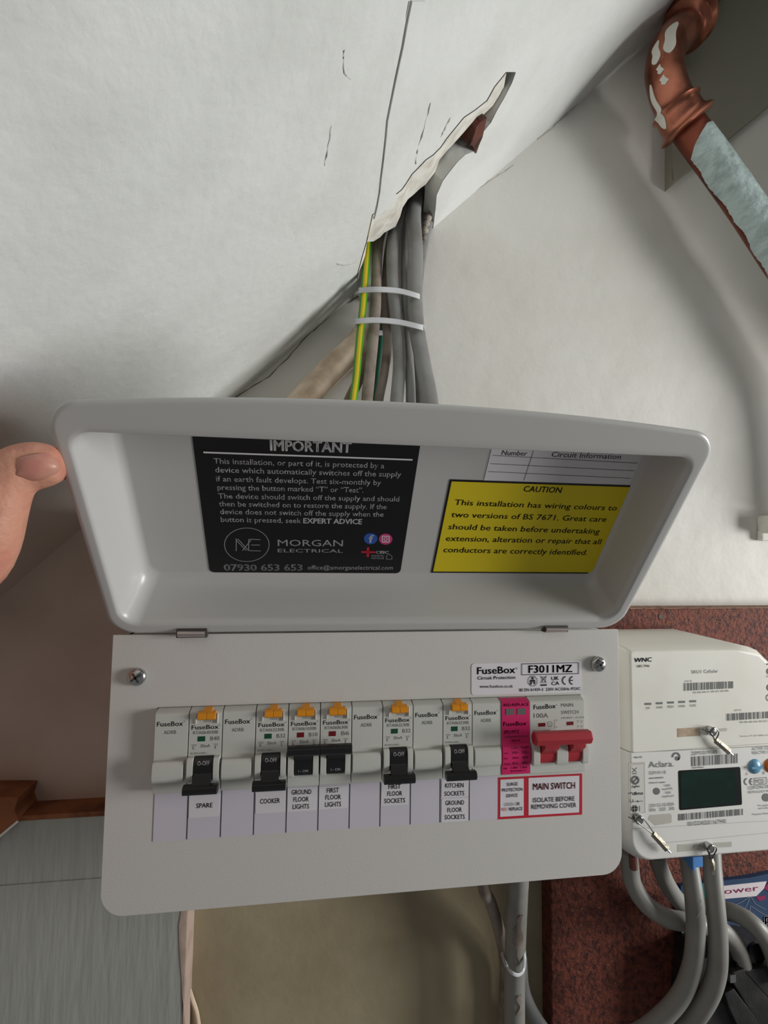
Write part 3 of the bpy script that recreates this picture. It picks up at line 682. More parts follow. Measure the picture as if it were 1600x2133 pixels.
blank(10, 'grey blanking module directly left of the pink surge protector')
# surge protector
x = .198; sp = thing('surge_protector', (x+.009, .0262, 0), 'pink fronted surge protector beside the red handled main switch', 'surge protector')
mb = module_body(x); mb.build('body', 'grey_plastic', sp, bevel=.0002)
off = .0004
face = [(.0719, .0005+off), (.0717, .0016+off), (.0712, .0038+off), (.0706, .0050+off), (.0700, FZ+off), (.0462, FZ+off), (.0450, .0074), (.0400, .0080), (.0350, .0074), (.0338, FZ+off), (.0285, FZ+off)]
def pinkz(y):
    for (y0, z0), (y1, z1) in zip(face[:-1], face[1:]):
        if y1 <= y <= y0: return z0+(z1-z0)*(y0-y)/(y0-y1)
    return FZ+off
mb = MB(); mb.prismx([(.0717, -.002)]+face+[(.0281, FZ-.001)], x+.0003, x+.0177); fc = mb.build('pink_face', 'pink', sp, bevel=.0001)
mb = MB()
for q in (.0028, .0100): mb.box(x+q, x+q+.0052, P(1076, 1488, FZ).y, P(1076, 1475.5, FZ).y, FZ-.001, FZ+off+.0002)
mb.build('indicator_windows', 'window_grey', sp)
t = MB()
for s_, xa, xb, y, cp, bo in (('RED:REPLACE', .0014, .0172, 590, .0016, .03), ('FuseBox', .0012, .0158, 808, .0024, .02), ('SPD1MTZ', .0016, .0112, 893, .0019, .02), ('SURGE PROTECTION', .0022, .0166, 940, .0010, 0), ('DEVICE', .0062, .0118, 982, .0010, .02),
  ('L-N', .0058, .0092, 1052, .0012, .02), ('N-PE', .0120, .0164, 1052, .0012, .02), ('Uc', .0012, .0034, 1105, .0010, .02), ('275V~', .0058, .0104, 1105, .0012, .02), ('255V~', .0118, .0164, 1105, .0012, .02),
  ('In', .0012, .0030, 1160, .0010, .02), ('20kA', .0060, .0100, 1160, .0012, .02), ('20kA', .0120, .0160, 1160, .0012, .02), ('Imax', .0012, .0050, 1222, .0010, .02), ('40kA', .0060, .0100, 1222, .0012, .02), ('40kA', .0120, .0160, 1222, .0012, .02),
  ('Up', .0012, .0034, 1285, .0010, .02), ('1.3kV', .0060, .0102, 1285, .0012, .02), ('1.5kV', .0118, .0162, 1285, .0012, .02), ('IEC61643-11', .0058, .0150, 1318, .0009, .01)):
    ltext(t, x+xa, x+xb, P(1076, 1360+y/5.333, FZ+off).y, cp, s_, bo*.5, zfn=pinkz)
ltext(t, x+.0160, x+.0168, P(1076, 1506, FZ).y, .0006, '®', zfn=pinkz)
t.build('lettering', 'ink', sp)
# main switch
x = .216; sw = thing('main_switch', (x+.018, .0262, 0), 'double width main switch with a red bar handle at the right end of the row', 'main switch')
mb = module_body(x, 2); FS = FR(FZ)
g = zdome(.0338, .0470, FZ-.001, .0100)
for xa, xb in ((.0004, .0046), (.0152, .0224), (.0318, .0356)): mb.prismx(g, x+xa, x+xb)
mb.build('body', 'grey_plastic', sw, bevel=.00025)
mb = MB(); mb.prismx(BAR, x+.0046, x+.0152); mb.prismx(BAR, x+.0224, x+.0318)
for xa, xb in ((.0052, .0146), (.0230, .0312)): mb.prismx([(.0400, .0086), (.0470, .0060), (.0500, .0120), (.0490, .0150), (.0460, .0150)], x+xa, x+xb)
mb.build('rocker', 'red', sw, bevel=.0003)
hz = .0165; hy = .0528; L = []
for xx, sc in ((x-.0026, .86), (x-.0018, 1), (x+.0322, 1), (x+.0332, .86)):
    L.append([V((xx, hy+.0042*sc*math.cos(a), hz+.0040*sc*math.sin(a))) for a in [math.radians(30+60*k) for k in range(6)]])
mb = MB(); mb.loops(L, True, True); mb.build('handle', 'red', sw, bevel=.0004)
mb = MB(); quadpx(mb, FS, [c8(862, 780), c8(940, 776), c8(940, 816), c8(862, 820)], -.0004, .0001); quadpx(mb, FS, [c8(1176, 765), c8(1252, 761), c8(1252, 801), c8(1176, 805)], -.0004, .0001); mb.build('indicator_windows', 'red_dark', sw)
t = MB()
for w, L_, R_, cp in (('FuseBox', (810, 628), (1055, 612), 50), ('®', (1060, 585), (1074, 584), 14), ('100A', (812, 722), (972, 718), 50), ('MAIN', (1115, 599), (1250, 595), 38), ('SWITCH', (1115, 680), (1308, 674), 38), ('230/400V~ AC22A', (1115, 730), (1372, 722), 16), ('FSA1002', (808, 892), (995, 886), 34)):
    text(t, FS, w, c8(*L_), c8(*R_), cp/5.333, bold=.012 if w == 'FuseBox' else 0)
ringpx(t, FS, c8(990, 790), 5.2, 5.4, .00022); linepx(t, FS, [c8(978, 775), c8(1002, 805)], .0002); linepx(t, FS, [c8(1042, 740), c8(1042, 835)], .0002)
text(t, FS, 'I', c8(1062, 755), c8(1067, 755), 3); text(t, FS, 'O', c8(1058, 832), c8(1072, 832), 2.8)
for cx in (1305, 1345):
    for y_ in (770, 825): linepx(t, FS, [c8(cx-12, y_-15), c8(cx+10, y_-16)], .00018); linepx(t, FS, [c8(cx, y_-15), c8(cx-8, y_+8)], .00018)
t.build('lettering', 'ink_grey', sw)
# ================================================================== CABLES ABOVE THE UNIT
def cable(name, pts, r, mt, label, cat='cable', group=None, flat=None, lead_in=True, seg=14):
    q = [P(*p) for p in pts]; mb = MB(); mb.tube(q, r, seg=seg, ry=flat)
    o = mb.build(name, mt); return tag(o, label, cat, group)
BG = 'cables tied into a bundle above the unit'
def topc(*pts): return pts
zc = -.085
def dropto(pts, x, z=-.06):     # continue a cable from the lid's top edge down into the unit's top
    q = [P(a_, b_, max(c_, -.1135)) for a_, b_, c_ in pts]; e = q[-1]; d_ = (e-q[-2]).normalized(); x2 = e.x+d_.x*.03; return q+[V((x2, .215, e.z+.005)), V((x2+d_.x*.01, .197, e.z+.006)), V((x2+d_.x*.012, .1905, e.z+.006))]
def bundle(name, pts, r, mt, label, x, flat=None, z=-.06):
    mb = MB(); mb.tube(dropto(pts, x, z), r, seg=16, ry=flat); o = mb.build(name, mt); return tag(o, label, 'cable', BG)
ec = bundle('earth_cable', [(774, 455, -.112), (766, 500, -.104), (762, 560, -.094), (756, 640, -.086), (748, 720, -.080), (742, 790, -.074), (735, 845, -.066)], .0030, 'cable_earth', 'thin green and yellow striped earth wire at the left of the bundle', .083)
path = smoothpath(dropto([(774, 455, -.112), (766, 500, -.104), (762, 560, -.094), (756, 640, -.086), (748, 720, -.080), (742, 790, -.074), (735, 845, -.066)], .083))
mb = MB(); mb.shell(path, .0030, lambda u: -28, lambda u: 30, .0002, 6); tag(mb.build('yellow_stripe', 'cable_yellow', ec), 'yellow stripe')
bundle('flat_cable', [(806, 440, -.110), (789, 500, -.106), (785, 560, -.100), (782, 650, -.090), (776, 720, -.084), (770, 780, -.076), (764, 845, -.068)], .0044, 'cable_old', 'flat taupe cable running beside the striped earth wire', .094, flat=.0034)
bundle('flat_cable', [(830, 430, -.1125), (810, 520, -.112), (803, 600, -.108), (804, 660, -.102), (807, 720, -.098), (800, 780, -.090), (788, 845, -.082)], .0036, 'cable_old', 'brownish cable bowing right in the middle of the bundle', .102, flat=.0030)
bundle('flat_cable', [(840, 410, -.106), (826, 460, -.104), (818, 520, -.098), (819, 600, -.095), (828, 680, -.090), (832, 760, -.084), (826, 845, -.074)], .0052, 'cable_grey', 'wide grey cable left of centre running straight through both ties', .117, flat=.0036)
bundle('flat_cable', [(866, 400, -.110), (850, 460, -.110), (845, 540, -.106), (846, 620, -.099), (850, 720, -.096), (854, 780, -.088), (856, 845, -.080)], .0040, 'cable_grey', 'narrow grey cable half hidden behind the two wide ones', .127, flat=.0034)
bundle('flat_cable', [(880, 350, -.100), (866, 410, -.100), (861, 450, -.097), (865, 520, -.094), (864, 600, -.092), (868, 680, -.086), (882, 760, -.078), (897, 845, -.068)], .0066, 'cable_grey', 'thickest grey cable at the right edge, splaying out above the unit', .143, flat=.0042)
bundle('flat_cable', [(938, 300, -.104), (917, 345, -.110), (905, 400, -.113), (893, 450, -.113), (882, 500, -.113), (872, 560, -.113), (866, 640, -.112), (868, 740, -.106), (878, 845, -.094)], .0052, 'cable_grey', 'grey cable entering highest through the hole, speckled with old plaster', .135, flat=.004)
mb = MB()
for px, py, rr in ((893, 450, .0035), (890, 462, .003), (886, 476, .0034), (884, 492, .0026), (896, 444, .0022)):
    c = P(px, py, -.1035); mb.dome(c-V((0, 0, .002)), (0, 0, 1), rr, .0026, 9, 3)
o = mb.build('plaster_crust', 'plaster_dirty', bpy.data.objects.get('flat_cable.005'), ang=60)
cable('earth_wire', [(801, 600, -.116), (799, 650, -.116), (794, 700, -.115), (787, 760, -.110), (782, 800, -.102), (776, 850, -.096), (772, 920, -.09)], .0024, 'cable_green', 'dark green wire peeping out between the brown cables', group=BG)
cable('old_cable_sheath', [(762, 695, -.1085), (742, 722, -.107), (690, 772, -.106), (620, 845, -.104), (540, 930, -.102)], .0108, 'beige', 'thick beige cable slanting down to the left behind the bundle')
cable('old_cable', [(768, 740, -.100), (748, 790, -.097), (722, 845, -.094), (700, 900, -.092)], .0042, 'brownbit', 'short brown cable crossing behind the striped earth wire')
def tieband(pts, r, label, headp, wid):
    o_ = thing('cable_tie', P(*headp), label, 'cable tie', 'nylon cable ties round the upper bundle')
    q = smoothpath([P(*p) for p in pts], 6); mb = MB(); up = V((0, 1, 0)); n_ = len(q); L = []
    for i, p in enumerate(q):
        t_ = (q[min(i+1, n_-1)]-q[max(i-1, 0)]).normalized(); nn = t_.cross(up).normalized(); v_ = nn.cross(t_)
        L.append([p+v_*wid+nn*.0005, p+v_*wid-nn*.0005, p-v_*wid-nn*.0005, p-v_*wid+nn*.0005])
    mb.loops(L, True, True); mb.build('strap', 'tie', o_, ang=50)
    h = P(*headp); mb = MB(); mb.box(h.x-.0016, h.x+.0024, h.y-.0028, h.y+.0028, h.z-.004, h.z+.001); mb.build('head', 'tie', o_, bevel=.0005)
tieband([(756, 622, -.11), (749, 607, -.094), (752, 605, -.086), (785, 603, -.080), (830, 606, -.082), (868, 616, -.084), (874, 620, -.094), (868, 622, -.112), (800, 626, -.117), (756, 622, -.11)], 0, 'upper of the two white ties, nearest the hole', (873, 618, -.090), .0021)
tieband([(748, 688, -.105), (742, 672, -.084), (746, 669, -.079), (785, 667, -.077), (830, 671, -.078), (874, 681, -.078), (880, 684, -.088), (872, 690, -.108), (800, 694, -.113), (748, 688, -.105)], 0, 'lower of the two white ties, nearer the unit', (880, 683, -.084), .0021)
# ================================================================== CABLES BELOW THE UNIT
LG = 'cables hanging below the unit'
tk = tag(MB().tube([V((P(1080, 1830, -.075).x, -.01, -.07)), P(1080, 1815, -.075), P(1078, 1860, -.08), P(1074, 1960, -.086), P(1072, 2060, -.089), P(1072, 2180, -.089), P(1072, 2300, -.089)], .0079, 18).build('round_cable', 'tail'), 'thick grey cable hanging straight down under the unit with flaking paint', 'cable', LG)
tp = smoothpath([P(1078, 1860, -.08), P(1074, 1960, -.086), P(1072, 2060, -.089), P(1072, 2180, -.089)], 30)
mb = MB(); seg_ = tp[8:38]
mb.shell(seg_, .0079, lambda u: -8+9*math.sin(9*u), lambda u: 6+30*math.sin(math.pi*min(1, u*1.1))+6*math.sin(23*u), .0005, 5)
tag(mb.build('flaking_paint', 'cable_old', tk), 'large flake of taupe paint')
mb = MB(); mb.shell(tp[58:70], .0079, lambda u: -14+5*math.sin(12*u), lambda u: 4+9*math.sin(8*u), .0008, 5)
tag(mb.build('flaking_paint', 'cable_old', tk), 'small flake of taupe paint, lower down')
tag(MB().tube([V((P(1000, 1840, -.085).x-.004, -.01, -.08)), P(1006, 1832, -.082), P(1022, 1880, -.092), P(1042, 1945, -.104), P(1053, 2005, -.110), P(1052, 2070, -.1115), P(1048, 2180, -.1115), P(1046, 2300, -.1115)], .0046, 14).build('flat_cable', 'cable_old'), 'thin grey cable joining the thick one from the left at the tie', 'cable', LG)
tag(MB().tube([P(1084, 1990, -.104), P(1088, 2050, -.104), P(1100, 2090, -.104), P(1124, 2133, -.104), P(1165, 2180, -.104)], .0052, 14).build('flat_cable', 'cable_grey'), 'thin grey cable curving away to the right at the bottom edge', 'cable', LG)
tag(MB().tube([P(394, 2060, D+.003), P(402, 2085, D+.003), P(410, 2110, D+.003), P(416, 2150, D+.003)], .0016, 8).build('thin_wire', 'beige'), 'thin cream wire against the wall beside the grey boxing', 'wire')
o_ = thing('cable_tie', P(1075, 2030, -.08), 'looped white tie round the cables below the unit', 'cable tie')
mb = MB(); mb.tube([P(1046, 1985, -.094), P(1054, 2010, -.079), P(1066, 2026, -.072), P(1080, 2031, -.072), P(1091, 2020, -.076), P(1093, 1990, -.080), P(1092, 1955, -.090)], .0013, 8, ry=.0007); mb.build('strap', 'tie', o_)
# ================================================================== COPPER PIPE
pp = thing('copper_pipe', P(1600, 560, -.074), 'copper pipe with a swept elbow and a pale blue painted lower run', 'pipe')
PR = .0142; zp = -.074
low = [P(1436, 268, zp-.004), P(1494, 346, zp), P(1560, 440, zp), P(1612, 520, zp+.001), P(1668, 606, zp), P(1740, 730, zp), P(1800, 860, zp-.002), P(1815, 1100, zp-.004)]
mb = MB(); mb.tube(low, PR, 24, 12); mb.build('lower_run', 'copper_dull', pp)
lp = smoothpath(low, 24)
rr_ = random.Random(3); noise = [rr_.uniform(-1, 1) for _ in range(400)]
mb = MB(); sub = lp[6:100]
mb.shell(sub, PR, lambda u: -176, lambda u: 96+14*u+2.5*noise[int(u*90)]+5*math.sin(u*31)+5*math.sin(u*9)-(90*max(0, 1-u/.09)), .0007, 20)
tag(mb.build('paint_coat', 'paintblue', pp), 'pale blue paint')
mb = MB(); mb.tube([P(1418, 72, zp-.010), P(1452, 20, zp-.013), P(1490, -40, zp-.016), P(1560, -150, zp-.018)], PR, 24); mb.build('upper_run', 'copper_dull', pp)
el = [P(1434, 266, zp-.004), P(1412, 232, zp-.003), P(1392, 185, zp-.003), P(1384, 140, zp-.004), P(1394, 96, zp-.006), P(1424, 62, zp-.010), P(1440, 38, zp-.013)]
ep = smoothpath(el, 12)
def er(u):
    r = .0158
    for c, w, h in ((.03, .03, .0052), (.20, .018, .0022), (.86, .02, .0030), (.97, .03, .0048)): r += h*math.exp(-((u-c)/w)**2)
    if u < .2 or u > .86: r += .0022
    return r
mb = MB(); L = []; N = len(ep)
mb.tube(ep, er, 28, smooth=False); el_o = mb.build('elbow', 'copper', pp, ang=60)
mb = MB()
def patch(i0, i1, a0, a1, w=1):
    s_ = ep[i0:i1]; mb.shell(s_, lambda u: er((i0+u*(i1-i0))/(N-1)), lambda u: (a0+a1)/2-(a1-a0)/2*math.sqrt(max(.02, 1-(2*u-1)**2))-3*math.sin(u*11), lambda u: (a0+a1)/2+(a1-a0)/2*math.sqrt(max(.02, 1-(2*u-1)**2))+4*math.sin(u*7), .0006, 8)
patch(34, 50, -42, -8); patch(32, 43, -74, -50); patch(27, 32, -62, -46); patch(22, 27, -60, -42); patch(8, 28, -104, -84)
tag(mb.build('paint_splash', 'hub', el_o), 'white paint splashes')
# wall lump at the right edge
mb = MB(); a = P(1577, 1111, D); c = P(1640, 1076, D); mb.box(a.x, c.x, a.y, c.y, D, D+.016); mb.box(a.x-.001, a.x+.012, a.y-.007, a.y+.003, D, D+.006)
o = mb.build('pipe_clip', 'plaster', bevel=.002); tag(o, 'lumpy white painted clip on the wall at the right edge', 'clip')
# ================================================================== TIMBER, LEFT
mb = MB(); tq = [(66, 1641), (58, 1668), (66, 1690), (36, 1715), (-40, 1778), (-220, 1920), (-220, 1700), (-60, 1640)]
TZ = FR(-.094)
mb.slab([TZ.px(q[0]-28, q[1]+20) for q in tq], V((0, 0, 1)), .026); o = mb.build('timber_batten', 'wood', bevel=.0012); tag(o, 'brown timber offcut at the left edge above the grey boxing', 'timber')
mb = MB(); linepx(mb, TZ, [(38, 1710), (8, 1735), (-68, 1798)], .0016, .0003); tag(mb.build('paint_line', 'hub', o), 'white paint line')
# ================================================================== METER BOARD
BZ = D+.018; BP = FR(BZ)
bl_ = BP.px(1149, 1990).x; bt = BP.px(1450, 1268).y
mb = MB(); mb.box(bl_, .75, -.6, bt, D, BZ); bo = mb.build('meter_board', 'chip', bevel=.0015); tag(bo, 'dark red chipboard backing board behind the meter', 'board')
mb = MB(); mb.box(bl_+.001, .75, bt-.0008, bt+.0006, D, BZ-.0012); tag(mb.build('top_edge', 'chip_edge', bo), 'paler top edge')
rf = random.Random(5); mb = MB()
for i in range(420):
    px, py = rf.choice(((rf.uniform(1155, 1340), rf.uniform(1840, 2133)), (rf.uniform(1330, 1600), rf.uniform(1268, 1300)), (rf.uniform(1340, 1600), rf.uniform(1790, 1840))))
    a = rf.uniform(0, 3.14); l = rf.uniform(2, 6); linepx(mb, BP, [(px, py), (px+l*math.cos(a), py+l*math.sin(a))], rf.uniform(.0002, .0004), .0002)
o = mb.build('wood_flecks', 'chipfleck', bo); tag(o, kind='stuff')
mb = MB(); mb.cyl(BP.px(1376, 1284)-V((0, 0, .002)), (0, 0, 1), .0021, .0024, 16); tag(mb.build('screw_hole', 'inner', bo), 'dark screw hole')
# ================================================================== COMMUNICATIONS HUB AND METER
MZ = -.03; MP = FR(MZ); c7 = crop(1260, 1260, 4.103)
mx0 = MP.px(1306, 1500).x; mx1 = mx0+.131
ytop = MP.px(1450, 1346).y; yseam = MP.px(1318, 1567).y; ybot = MP.px(1400, 1799).y
hb = thing('communications_hub', (mx0+.065, yseam, BZ), 'cream communications hub clipped on top of the electricity meter', 'communications hub')
def bodyloops(x0, x1, y0, y1, zb, zf, ch, r, corners=None, k=5):
    L = []
    for ins, z in ((0, zb), (0, zf-ch*1.6), (ch*.25, zf-ch*.6), (ch*.6, zf-ch*.18), (ch, zf)):
        L.append([V((x, y, z)) for x, y in rrect(x0+ins, x1-ins, y0+ins*corners[0], y1-ins*corners[1], max(r-ins*.4, .0006), k)])
    return L
mb = MB(); xc = MP.px(1545, 1310).x
prof = [(mx0, yseam), (mx1, yseam), (mx1, ytop-.022), (mx1-.020, ytop-.004), (mx1-.038, ytop), (mx0+.003, ytop), (mx0, ytop-.003)]
L = []
cx_, cy_ = mx0+.065, yseam
for ins, z in ((-.0002, BZ), (0, MZ-.014), (.0010, MZ-.006), (.0028, MZ-.0015), (.0050, MZ)):
    out = []
    for x_, y_ in prof:
        xx = x_+ins if x_ < cx_ else x_-ins; y2 = y_ if y_ < yseam+.001 else y_-ins*.9; out.append(V((xx, y2, z)))
    L.append(out)
mb.loops(L, True, True); hbb = mb.build('casing', 'hub', hb, ang=50, wn=True)
t = MB(); HP = FR(MZ+.0001)
text(t, HP, 'WNC', c7(248, 490), c7(400, 483), 8.4, bold=.045, shear=.18); text(t, HP, 'UBC-TN6', c7(272, 533), c7(382, 530), 4.6, bold=.02)
t.build('maker_lettering', 'ink_grey', hb); t = MB()
text(t, HP, 'SKU1 Cellular', c7(742, 587), c7(970, 578), 6.8); text(t, HP, 'CHF ID', c7(680, 660), c7(745, 657), 3.4)
barcode(t, HP, c7(675, 668), c7(1097, 652), c7(1097, 712), c7(675, 735), 30, 3); text(t, HP, '00-0B-6B-01-00-0C-EB-8A', c7(755, 757), c7(1062, 740), 3.8)
t.build('barcode_print', 'ink_grey', hb); t = MB()
for w, xa, y_ in (('SW', 343, 847), ('WAN', 440, 841), ('MESH', 537, 835), ('HAN', 632, 830), ('GAS', 727, 824)):
    linepx(t, HP, [c7(xa, y_), c7(xa+54, y_-2)], .0014); text(t, HP, w, c7(xa+(8 if w == 'SW' else 0), y_+46), c7(xa+(44 if w == 'SW' else 54), y_+44), 5)
t.build('lettering', 'ink_grey', hb); t = MB()
text(t, HP, 'GPF ID', c7(1107, 908), c7(1168, 905), 3.4); barcode(t, HP, c7(1040, 930), c7(1480, 905), c7(1480, 963), c7(1042, 990), 32, 8); text(t, HP, '00-0B-6B-AA-00-0C-EB-8A', c7(1153, 1010), c7(1470, 996), 3.8); t.build('barcode_print', 'ink_grey', hb); t = MB()
text(t, HP, 'Version: P1.00 V0001-0 Made in', c7(1155, 1128), c7(1470, 1116), 3)
t.build('lettering', 'ink_grey', hb); t = MB()
linepx(t, HP, [c7(1382, 440), c7(1440, 485)], .0003); linepx(t, HP, [c7(1440, 437), c7(1382, 487)], .0003); linepx(t, HP, [c7(1384, 508), c7(1440, 504)], .0010)
discpx(t, HP, c7(1412, 568), 7, 7); text(t, HP, 'ZigBee', c7(1380, 620), c7(1460, 616), 4); discpx(t, HP, c7(1414, 706), 7.2, 7.4); ringpx(t, HP, c7(1412, 793), 7.5, 7, .0006)
t.build('approval_marks', 'ink_grey', hb)
mb = MB(); quadpx(mb, HP, [c7(620, 1057), c7(815, 1045), c7(815, 1118), c7(622, 1130)], -.0004, .00005); tag(mb.build('seal_slot', 'slot_dirty', hb), 'dirty seal slot')
mb = MB(); quadpx(mb, HP, [c7(930, 1060), c7(1045, 1052), c7(1043, 1078), c7(930, 1086)], -.0004, .00005); mb.build('seal_slot', 'meter_shade', hb)
# meter
em = thing('electricity_meter', (mx0+.065, ybot, BZ), 'white smart electricity meter with a dark green display', 'electricity meter')
mb = MB(); L = []
for ins, z in ((.0004, BZ), (0, MZ-.014), (.0010, MZ-.006), (.0028, MZ-.0015), (.0046, MZ)):
    rr0 = .015; base = rrect(mx0-.001+ins, mx1-ins, ybot+ins, yseam-.0004, rr0, 8, (1, 1, 0, 0)); L.append([V((x_, y_, z)) for x_, y_ in base])
mb.loops(L, True, True); mb.build('casing', 'meter', em, ang=50, wn=True)
# raised lower terminal cover line and seam ridges
mb = MB()
linepx(mb, MP, [c7(240, 1263), c7(1480, 1178)], .0004, .00012); linepx(mb, MP, [c7(170, 1917), c7(1480, 1840)], .0003, .00012); linepx(mb, MP, [c7(380, 2045), c7(1480, 1940)], .0003, .00012)
mb.build('seam_lines', 'meter_shade', em)
mb = MB(); quadpx(mb, MP, [c7(205, 1350), c7(342, 1342), c7(348, 1778), c7(208, 1788)], -.0004, .0001); rc = mb.build('side_recess', 'meter_shade', em)
mb = MB(); quadpx(mb, MP, [c7(222, 1368), c7(330, 1362), c7(334, 1770), c7(222, 1780)], -.0002, .00022); mb.build('recess_face', 'meter_recess', rc)
mb = MB(); quadpx(mb, MP, [c7(385, 1795), c7(560, 1782), c7(572, 1800), c7(570, 1862), c7(430, 1885), c7(370, 1830)], -.0004, .0001); quadpx(mb, MP, [c7(620, 2048), c7(840, 2035), c7(838, 2092), c7(620, 2112)], -.0004, .0001); quadpx(mb, MP, [c7(930, 2032), c7(1085, 2024), c7(1083, 2068), c7(930, 2074)], -.0004, .0001)
mb.build('seal_slots', 'meter_shade', em)
mb = MB(); quadpx(mb, MP, [c7(637, 1415), c7(1148, 1384), c7(1157, 1392), c7(1172, 1698), c7(1164, 1708), c7(646, 1754), c7(637, 1744), c7(628, 1425)], -.0006, .0002); dsp = mb.build('display', 'lcdframe', em)
mb = MB(); quadpx(mb, MP, [c7(645, 1430), c7(1105, 1400), c7(1120, 1696), c7(650, 1736)], .0001, .0003); mb.build('display_glass', 'lcd', dsp)
for nm, mt, cx, cy in (('button', 'bluebtn', 1282, 1380), ('button', 'orangebtn', 1416, 1372)):
    a = MP.px(*c7(cx, cy)); mb = MB(); mb.dome(a-V((0, 0, .001)), (0, 0, 1), .0056, .0034, 28, 6)
    mb.slab([a+V((-.0045, -.0008, .0026)), a+V((.0045, -.0008, .0026)), a+V((.0045, .0008, .0026)), a+V((-.0045, .0008, .0026))], V((0, 0, 1)), .002)
    tag(mb.build('button', mt, em), 'blue button' if mt == 'bluebtn' else 'orange button')
t = MB(); EP = FR(MZ+.0001)
for w, L_, R_, cp, bo in (('Aclara.', (375, 1390), (590, 1380), 50, 0), ('20M1019165', (740, 1285), (960, 1270), 32, 0), ('SGM1411-B', (378, 1450), (523, 1441), 27, 0), ('Made in EU', (250, 1310), (318, 1306), 15, .02),
  ('0001H00000004', (378, 1488), (500, 1480), 12, .02), ('S2W6-v2.0 compliant', (378, 1527), (518, 1519), 12, .02), ('1000', (510, 1553), (560, 1550), 19, 0), ('imp/kWh', (490, 1583), (580, 1577), 19, 0), ('1000', (515, 1614), (565, 1611), 19, 0), ('imp/kvarh', (492, 1645), (592, 1638), 19, 0),
  ('230V 0.5-10(100)A', (380, 1730), (592, 1713), 28, 0), ('50Hz', (380, 1766), (436, 1762), 27, 0), ('2020', (467, 1760), (522, 1756), 27, 0), ('3KB', (550, 1755), (594, 1751), 27, 0), ('0000TN0060', (745, 1398), (845, 1391), 11, .01), ('001D240201167940', (708, 1887), (1037, 1862), 33, 0),
  ('ACTIVE: Cl.B', (1260, 1243), (1410, 1232), 25, 0), ('REACTIVE: Cl.2', (1262, 1277), (1430, 1266), 25, 0), ('A', (1205, 1455), (1222, 1454), 22, 0), ('B', (1352, 1447), (1368, 1446), 22, 0), ('M20', (1288, 1530), (1362, 1524), 38, 0), ('1239', (1400, 1522), (1470, 1518), 36, 0),
  ('1239/ON/1006', (1225, 1578), (1430, 1562), 28, 0), ('METROLOGY PACK', (1225, 1612), (1440, 1596), 20, 0), ('Property of Smart Meter', (1262, 1797), (1460, 1782), 16, 0), ('Pin supplying', (1312, 1722), (1420, 1714), 15, 0), ('with Fix Breaker', (1312, 1746), (1430, 1738), 15, 0),
  ('ZigBee', (226, 1562), (297, 1555), 17, .02), ('dlms', (232, 1625), (325, 1619), 26, .04)):
    text(t, EP, w, c7(*L_), c7(*R_), cp/4.103, bold=bo, shear=.2 if w == 'dlms' else 0, lift=.0002)
barcode(t, EP, c7(740, 1297), c7(1135, 1270), c7(1135, 1352), c7(742, 1380), 30, 11); barcode(t, EP, c7(630, 1787), c7(1180, 1742), c7(1180, 1795), c7(630, 1843), 40, 12)
ringpx(t, EP, c7(1222, 1512), 7.5, 6.8, .0006) if False else None
for cx in (1222, 1268): linepx(t, EP, [c7(cx-28*math.cos(math.radians(a)), 1510+28*math.sin(math.radians(a))) for a in range(-75, 76, 15)], .0008)
linepx(t, EP, [c7(1242, 1510), c7(1262, 1509)], .0006); linepx(t, EP, [c7(1277, 1482), c7(1382, 1474), c7(1382, 1530), c7(1277, 1540)], .0004, close=True)
linepx(t, EP, [c7(610+30*math.cos(math.radians(a)), 1296-30*math.sin(math.radians(a))) for a in range(-60, 200, 14)], .0012); discpx(t, EP, c7(620, 1312), 4.4, 4.6)
LE = .00026
discpx(t, EP, c7(443, 1592), 6.8, 7.2); discpx(t, EP, c7(1380, 1645), 8.4, 8.4)
linepx(t, EP, [c7(232, 1392), c7(272, 1430)], .0004, LE); linepx(t, EP, [c7(272, 1390), c7(232, 1432)], .0004, LE); linepx(t, EP, [c7(236, 1442), c7(270, 1440)], .0007, LE)
ringpx(t, EP, c7(258, 1497), 7.2, 7.4, .0014, LE); linepx(t, EP, [c7(240, 1515), c7(276, 1478)], .0012, LE)
linepx(t, EP, [c7(218, 1660), c7(220, 1686), c7(238, 1684), c7(240, 1660)], .0005, LE); linepx(t, EP, [c7(245, 1680), c7(325, 1675)], .0004, LE); linepx(t, EP, [c7(275, 1670), c7(290, 1678), c7(275, 1686)], .0004, LE)
linepx(t, EP, [c7(236, 1725), c7(270, 1722), c7(270, 1758), c7(236, 1760)], .0020, LE, True); linepx(t, EP, [c7(296, 1716), c7(297, 1764)], .0005, LE)
linepx(t, EP, [c7(195, 1612), c7(236, 1604)], .0008, LE)
t.build('lettering', 'ink_grey', em)
